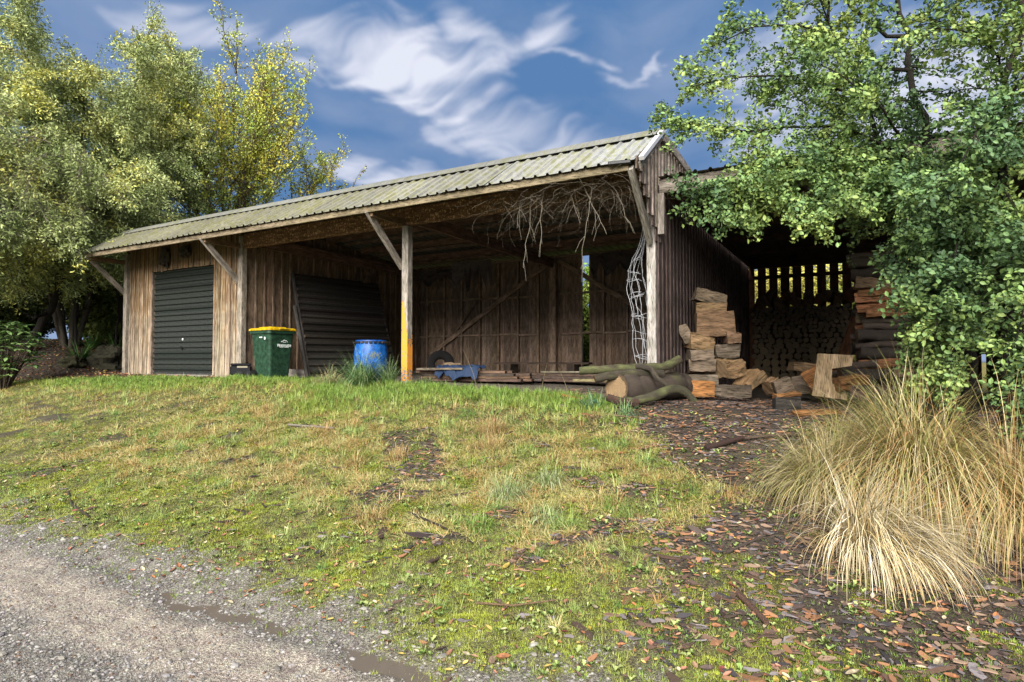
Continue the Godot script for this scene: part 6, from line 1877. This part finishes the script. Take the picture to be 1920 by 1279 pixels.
	for k in 16000:
		var x := r.randf_range(-18.5, -9.2)
		var z := r.randf_range(-2.5, 2.6)
		if k % 2:
			x = r.randf_range(-7.0, 3.6); z = r.randf_range(0.8, 6.0)
			if r.randf() > 0.55 + 0.45 * cover(x, z).y: continue
		elif cover(x, z).y < 0.4 or (z < 0.1 and x > -13.6): continue
		lx.append(Transform3D(up_basis(r, r.randf_range(0.35, 0.9) * (1.0 if k % 2 else 1.7), 0.5), Vector3(x, gh(x, z) + 0.008, z)))
		lc.append(lt[r.randi_range(0, 6)] * r.randf_range(0.6, 1.2) * (1.0 if k % 2 else 1.15))
	scatter("leaf_litter", lf.mesh(M.litter), lx, lc, "brown and orange fallen leaves over bank and chips", "fallen leaves")
	var big := leaf_builder(0.095, 0.05).mesh(M.litter)
	for k in 130:
		var z := r.randf_range(2.0, 6.0)
		var x := r.randf_range(-4.5, 3.3)
		if k % 3 == 0:
			x = r.randf_range(0.4, 3.0); z = r.randf_range(3.4, 5.9)
		if cover(x, z).x > 0.6: continue
		var words := ["rust orange fallen leaf on the bank", "dark purple brown fallen leaf on the bank", "yellow fallen leaf on the bank", "pale buff fallen leaf on the bank", "reddish fallen leaf on the bank"]
		var which := [0, 1, 2, 3, 3, 4, 1][k % 7] as int
		var o := put_mesh("fallen_leaf", big, ground_at(x, z, 0.014), Vector3(r.randf_range(-0.4, 0.4), r.randf() * TAU, r.randf_range(-0.4, 0.4)), words[which].replace("on the bank", place_words(x, z)), "leaf", words[which].replace("leaf", "leaves"))
		o.material_override = tinted([Color(0.36, 0.14, 0.045), Color(0.10, 0.05, 0.055), Color(0.50, 0.38, 0.06), Color(0.50, 0.42, 0.28), Color(0.30, 0.08, 0.06)][which])
		o.scale = Vector3.ONE * r.randf_range(0.45, 0.95)
	# sticks
	var sticks := [
		[[ground_at(-4.75, 5.2, 0.03), ground_at(-4.2, 5.42, 0.025), ground_at(-3.6, 5.55, 0.02)], 0.016, Color(0.10, 0.075, 0.06), "dark flat strip of bark on the bank near the track, far left"],
		[[ground_at(-0.85, 4.35, 0.03), ground_at(-0.4, 4.5, 0.035), ground_at(0.0, 4.62, 0.02)], 0.010, Color(0.07, 0.055, 0.045), "thin dark stick low in the middle of the bank"],
		[[ground_at(0.5, 5.35, 0.02), ground_at(0.75, 5.32, 0.03), ground_at(0.95, 5.15, 0.03)], 0.008, Color(0.33, 0.22, 0.13), "thin pale curved twig beside the gravel edge"],
		[[ground_at(-4.1, 2.9, 0.04), ground_at(-3.4, 2.75, 0.04)], 0.016, Color(0.42, 0.38, 0.32), "short bleached stick on the left bank"],
		[[ground_at(1.2, 2.2, 0.03), ground_at(1.5, 1.85, 0.05)], 0.03, Color(0.075, 0.04, 0.035), "dark red brown stub stick on the chips below the logs"],
		[[ground_at(2.05, 1.45, 0.04), ground_at(1.7, 1.75, 0.05), ground_at(1.35, 1.9, 0.04)], 0.02, Color(0.16, 0.11, 0.08), "brown branch lying on the chips by the tussock"],
		[[ground_at(1.75, 4.1, 0.03), ground_at(1.95, 3.75, 0.04)], 0.012, Color(0.13, 0.1, 0.085), "grey brown stick among chips near the pale tussock"],
		[[ground_at(1.9, 4.55, 0.03), ground_at(2.1, 4.85, 0.03)], 0.022, Color(0.2, 0.115, 0.08), "reddish strip of wood among chips near the pale tussock"]]
	for k in sticks.size():
		var s: Array = sticks[k]
		var mb := MB.new()
		var rad := []
		for p in s[0].size(): rad.append(s[1] * (1.0 - 0.2 * p))
		mb.tube(s[0], rad, 7, s[2])
		single("stick", mb, M.bark, s[3], "stick")
	# dry stalks standing on the bank and along the bay
	for e in [[-2.35, 0.9, 0.75, 0.35], [-1.55, 0.5, 0.5, -0.3], [-0.95, 0.75, 0.5, 0.3]]:
		var mb := MB.new()
		mb.tube([Vector3.ZERO, Vector3(-e[3] * 0.4 * e[2], 0.5 * e[2], 0), Vector3(-e[3] * e[2], e[2], 0.05)], [0.005, 0.004, 0.002], 4, Color(0.45, 0.37, 0.22))
		single("dry_stalk", mb, M.bark, "single dry stalk standing in the grass before the open bay", "stalk", ground_at(e[0], e[1], -0.01), "dry stalks before the open bay")
	board("orange_offcut", ground_at(-1.35, 0.42, 0.03), ground_at(-0.85, 0.55, 0.05), 0.09, 0.025, Color(0.5, 0.22, 0.08), "orange splintered offcut on the grass left of the log", "offcut")

func place_words(x: float, z: float) -> String:
	if x > mulch_edge(z):
		return "on the chips before the lean-to" if z < 1.5 else ("on the chips beside the tussocks" if z < 3.6 else "on the chips nearest the track")
	return "at the gravel edge" if z > 5.0 else ("low on the grass bank" if z > 3.8 else "higher on the grass bank")

func leaf_builder(l: float, w: float) -> MB:
	var mb := MB.new()
	var st := [[0.0, 0.05], [0.2, 0.7], [0.5, 1.0], [0.8, 0.6], [1.0, 0.02]]
	for j in 4:
		for s in [-1.0, 1.0]:
			var q := []
			for e in [[j, 0.0], [j, s], [j + 1, s], [j + 1, 0.0]]:
				var u: float = st[e[0]][0]; var ww: float = st[e[0]][1] * w * 0.5
				q.append(Vector3(e[1] * ww, absf(e[1]) * ww * 0.45 + 0.35 * l * pow(u - 0.45, 2.0) * 1.2, (u - 0.5) * l))
			if s > 0: q.reverse()
			mb.face(q, Color(1, 1, 1))
	return mb

var tints := {}
func tinted(c: Color) -> StandardMaterial3D:
	var key := "%d_%d_%d" % [int(c.r * 40), int(c.g * 40), int(c.b * 40)]
	if not tints.has(key):
		var m := StandardMaterial3D.new()
		m.albedo_color = Color(clampf(c.r, 0, 1), clampf(c.g, 0, 1), clampf(c.b, 0, 1)).linear_to_srgb()
		m.roughness = 0.65
		m.albedo_texture = M.blotch.albedo_texture
		m.uv1_triplanar = true
		m.uv1_scale = Vector3(1.5, 1.5, 1.5)
		tints[key] = m
	return tints[key]

# ---------------------------------------------------------------- build
func _ready() -> void:
	var cam := Camera3D.new()
	cam.name = "camera"
	cam.position = Vector3(2.59, 0.40, 8.55)
	cam.rotation = Vector3(deg_to_rad(1.92), deg_to_rad(29.8), 0)
	cam.fov = 58.15
	cam.far = 900.0
	add_child(cam)
	var env := Environment.new()
	env.background_mode = Environment.BG_SKY
	env.sky = build_sky()
	env.tonemap_mode = Environment.TONE_MAPPER_LINEAR
	env.tonemap_exposure = 7.4
	env.sdfgi_enabled = true; env.ssao_enabled = true; env.ssil_enabled = true
	var we := WorldEnvironment.new()
	we.name = "environment"
	we.environment = env
	add_child(we)
	var sun := DirectionalLight3D.new()
	sun.name = "sun"
	sun.light_energy = 0.5
	sun.light_color = Color(1.0, 0.98, 0.955)
	sun.light_angular_distance = 50.0
	sun.shadow_enabled = true
	sun.rotation = Vector3(deg_to_rad(-33), deg_to_rad(14), 0)
	add_child(sun)
	rng.seed = 20
	nz.low = noise(1, 0.28, 2); nz.mid = noise(2, 0.9, 3); nz.fine = noise(3, 3.2, 3); nz.tiny = noise(4, 14.0, 2); nz.moss = noise(5, 1.3, 3); nz.dry = noise(6, 1.7, 4)
	build_materials()
	build_ground()
	build_shed()
	build_nests()
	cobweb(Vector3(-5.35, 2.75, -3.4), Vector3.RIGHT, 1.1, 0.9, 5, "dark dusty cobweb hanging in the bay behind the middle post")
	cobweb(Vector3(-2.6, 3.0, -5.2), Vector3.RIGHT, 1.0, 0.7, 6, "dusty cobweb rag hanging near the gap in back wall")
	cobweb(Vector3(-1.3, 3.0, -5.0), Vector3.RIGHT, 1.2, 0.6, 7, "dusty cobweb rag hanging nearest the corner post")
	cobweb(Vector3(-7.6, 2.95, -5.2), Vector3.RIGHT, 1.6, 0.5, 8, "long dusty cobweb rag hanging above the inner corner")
	build_bin()
	build_drum()
	build_panel()
	build_floor_things()
	build_logs()
	build_stacks()
	build_trees()
	build_left_plants()
	build_vine()
	build_tussocks()
	build_grass()
	build_litter()
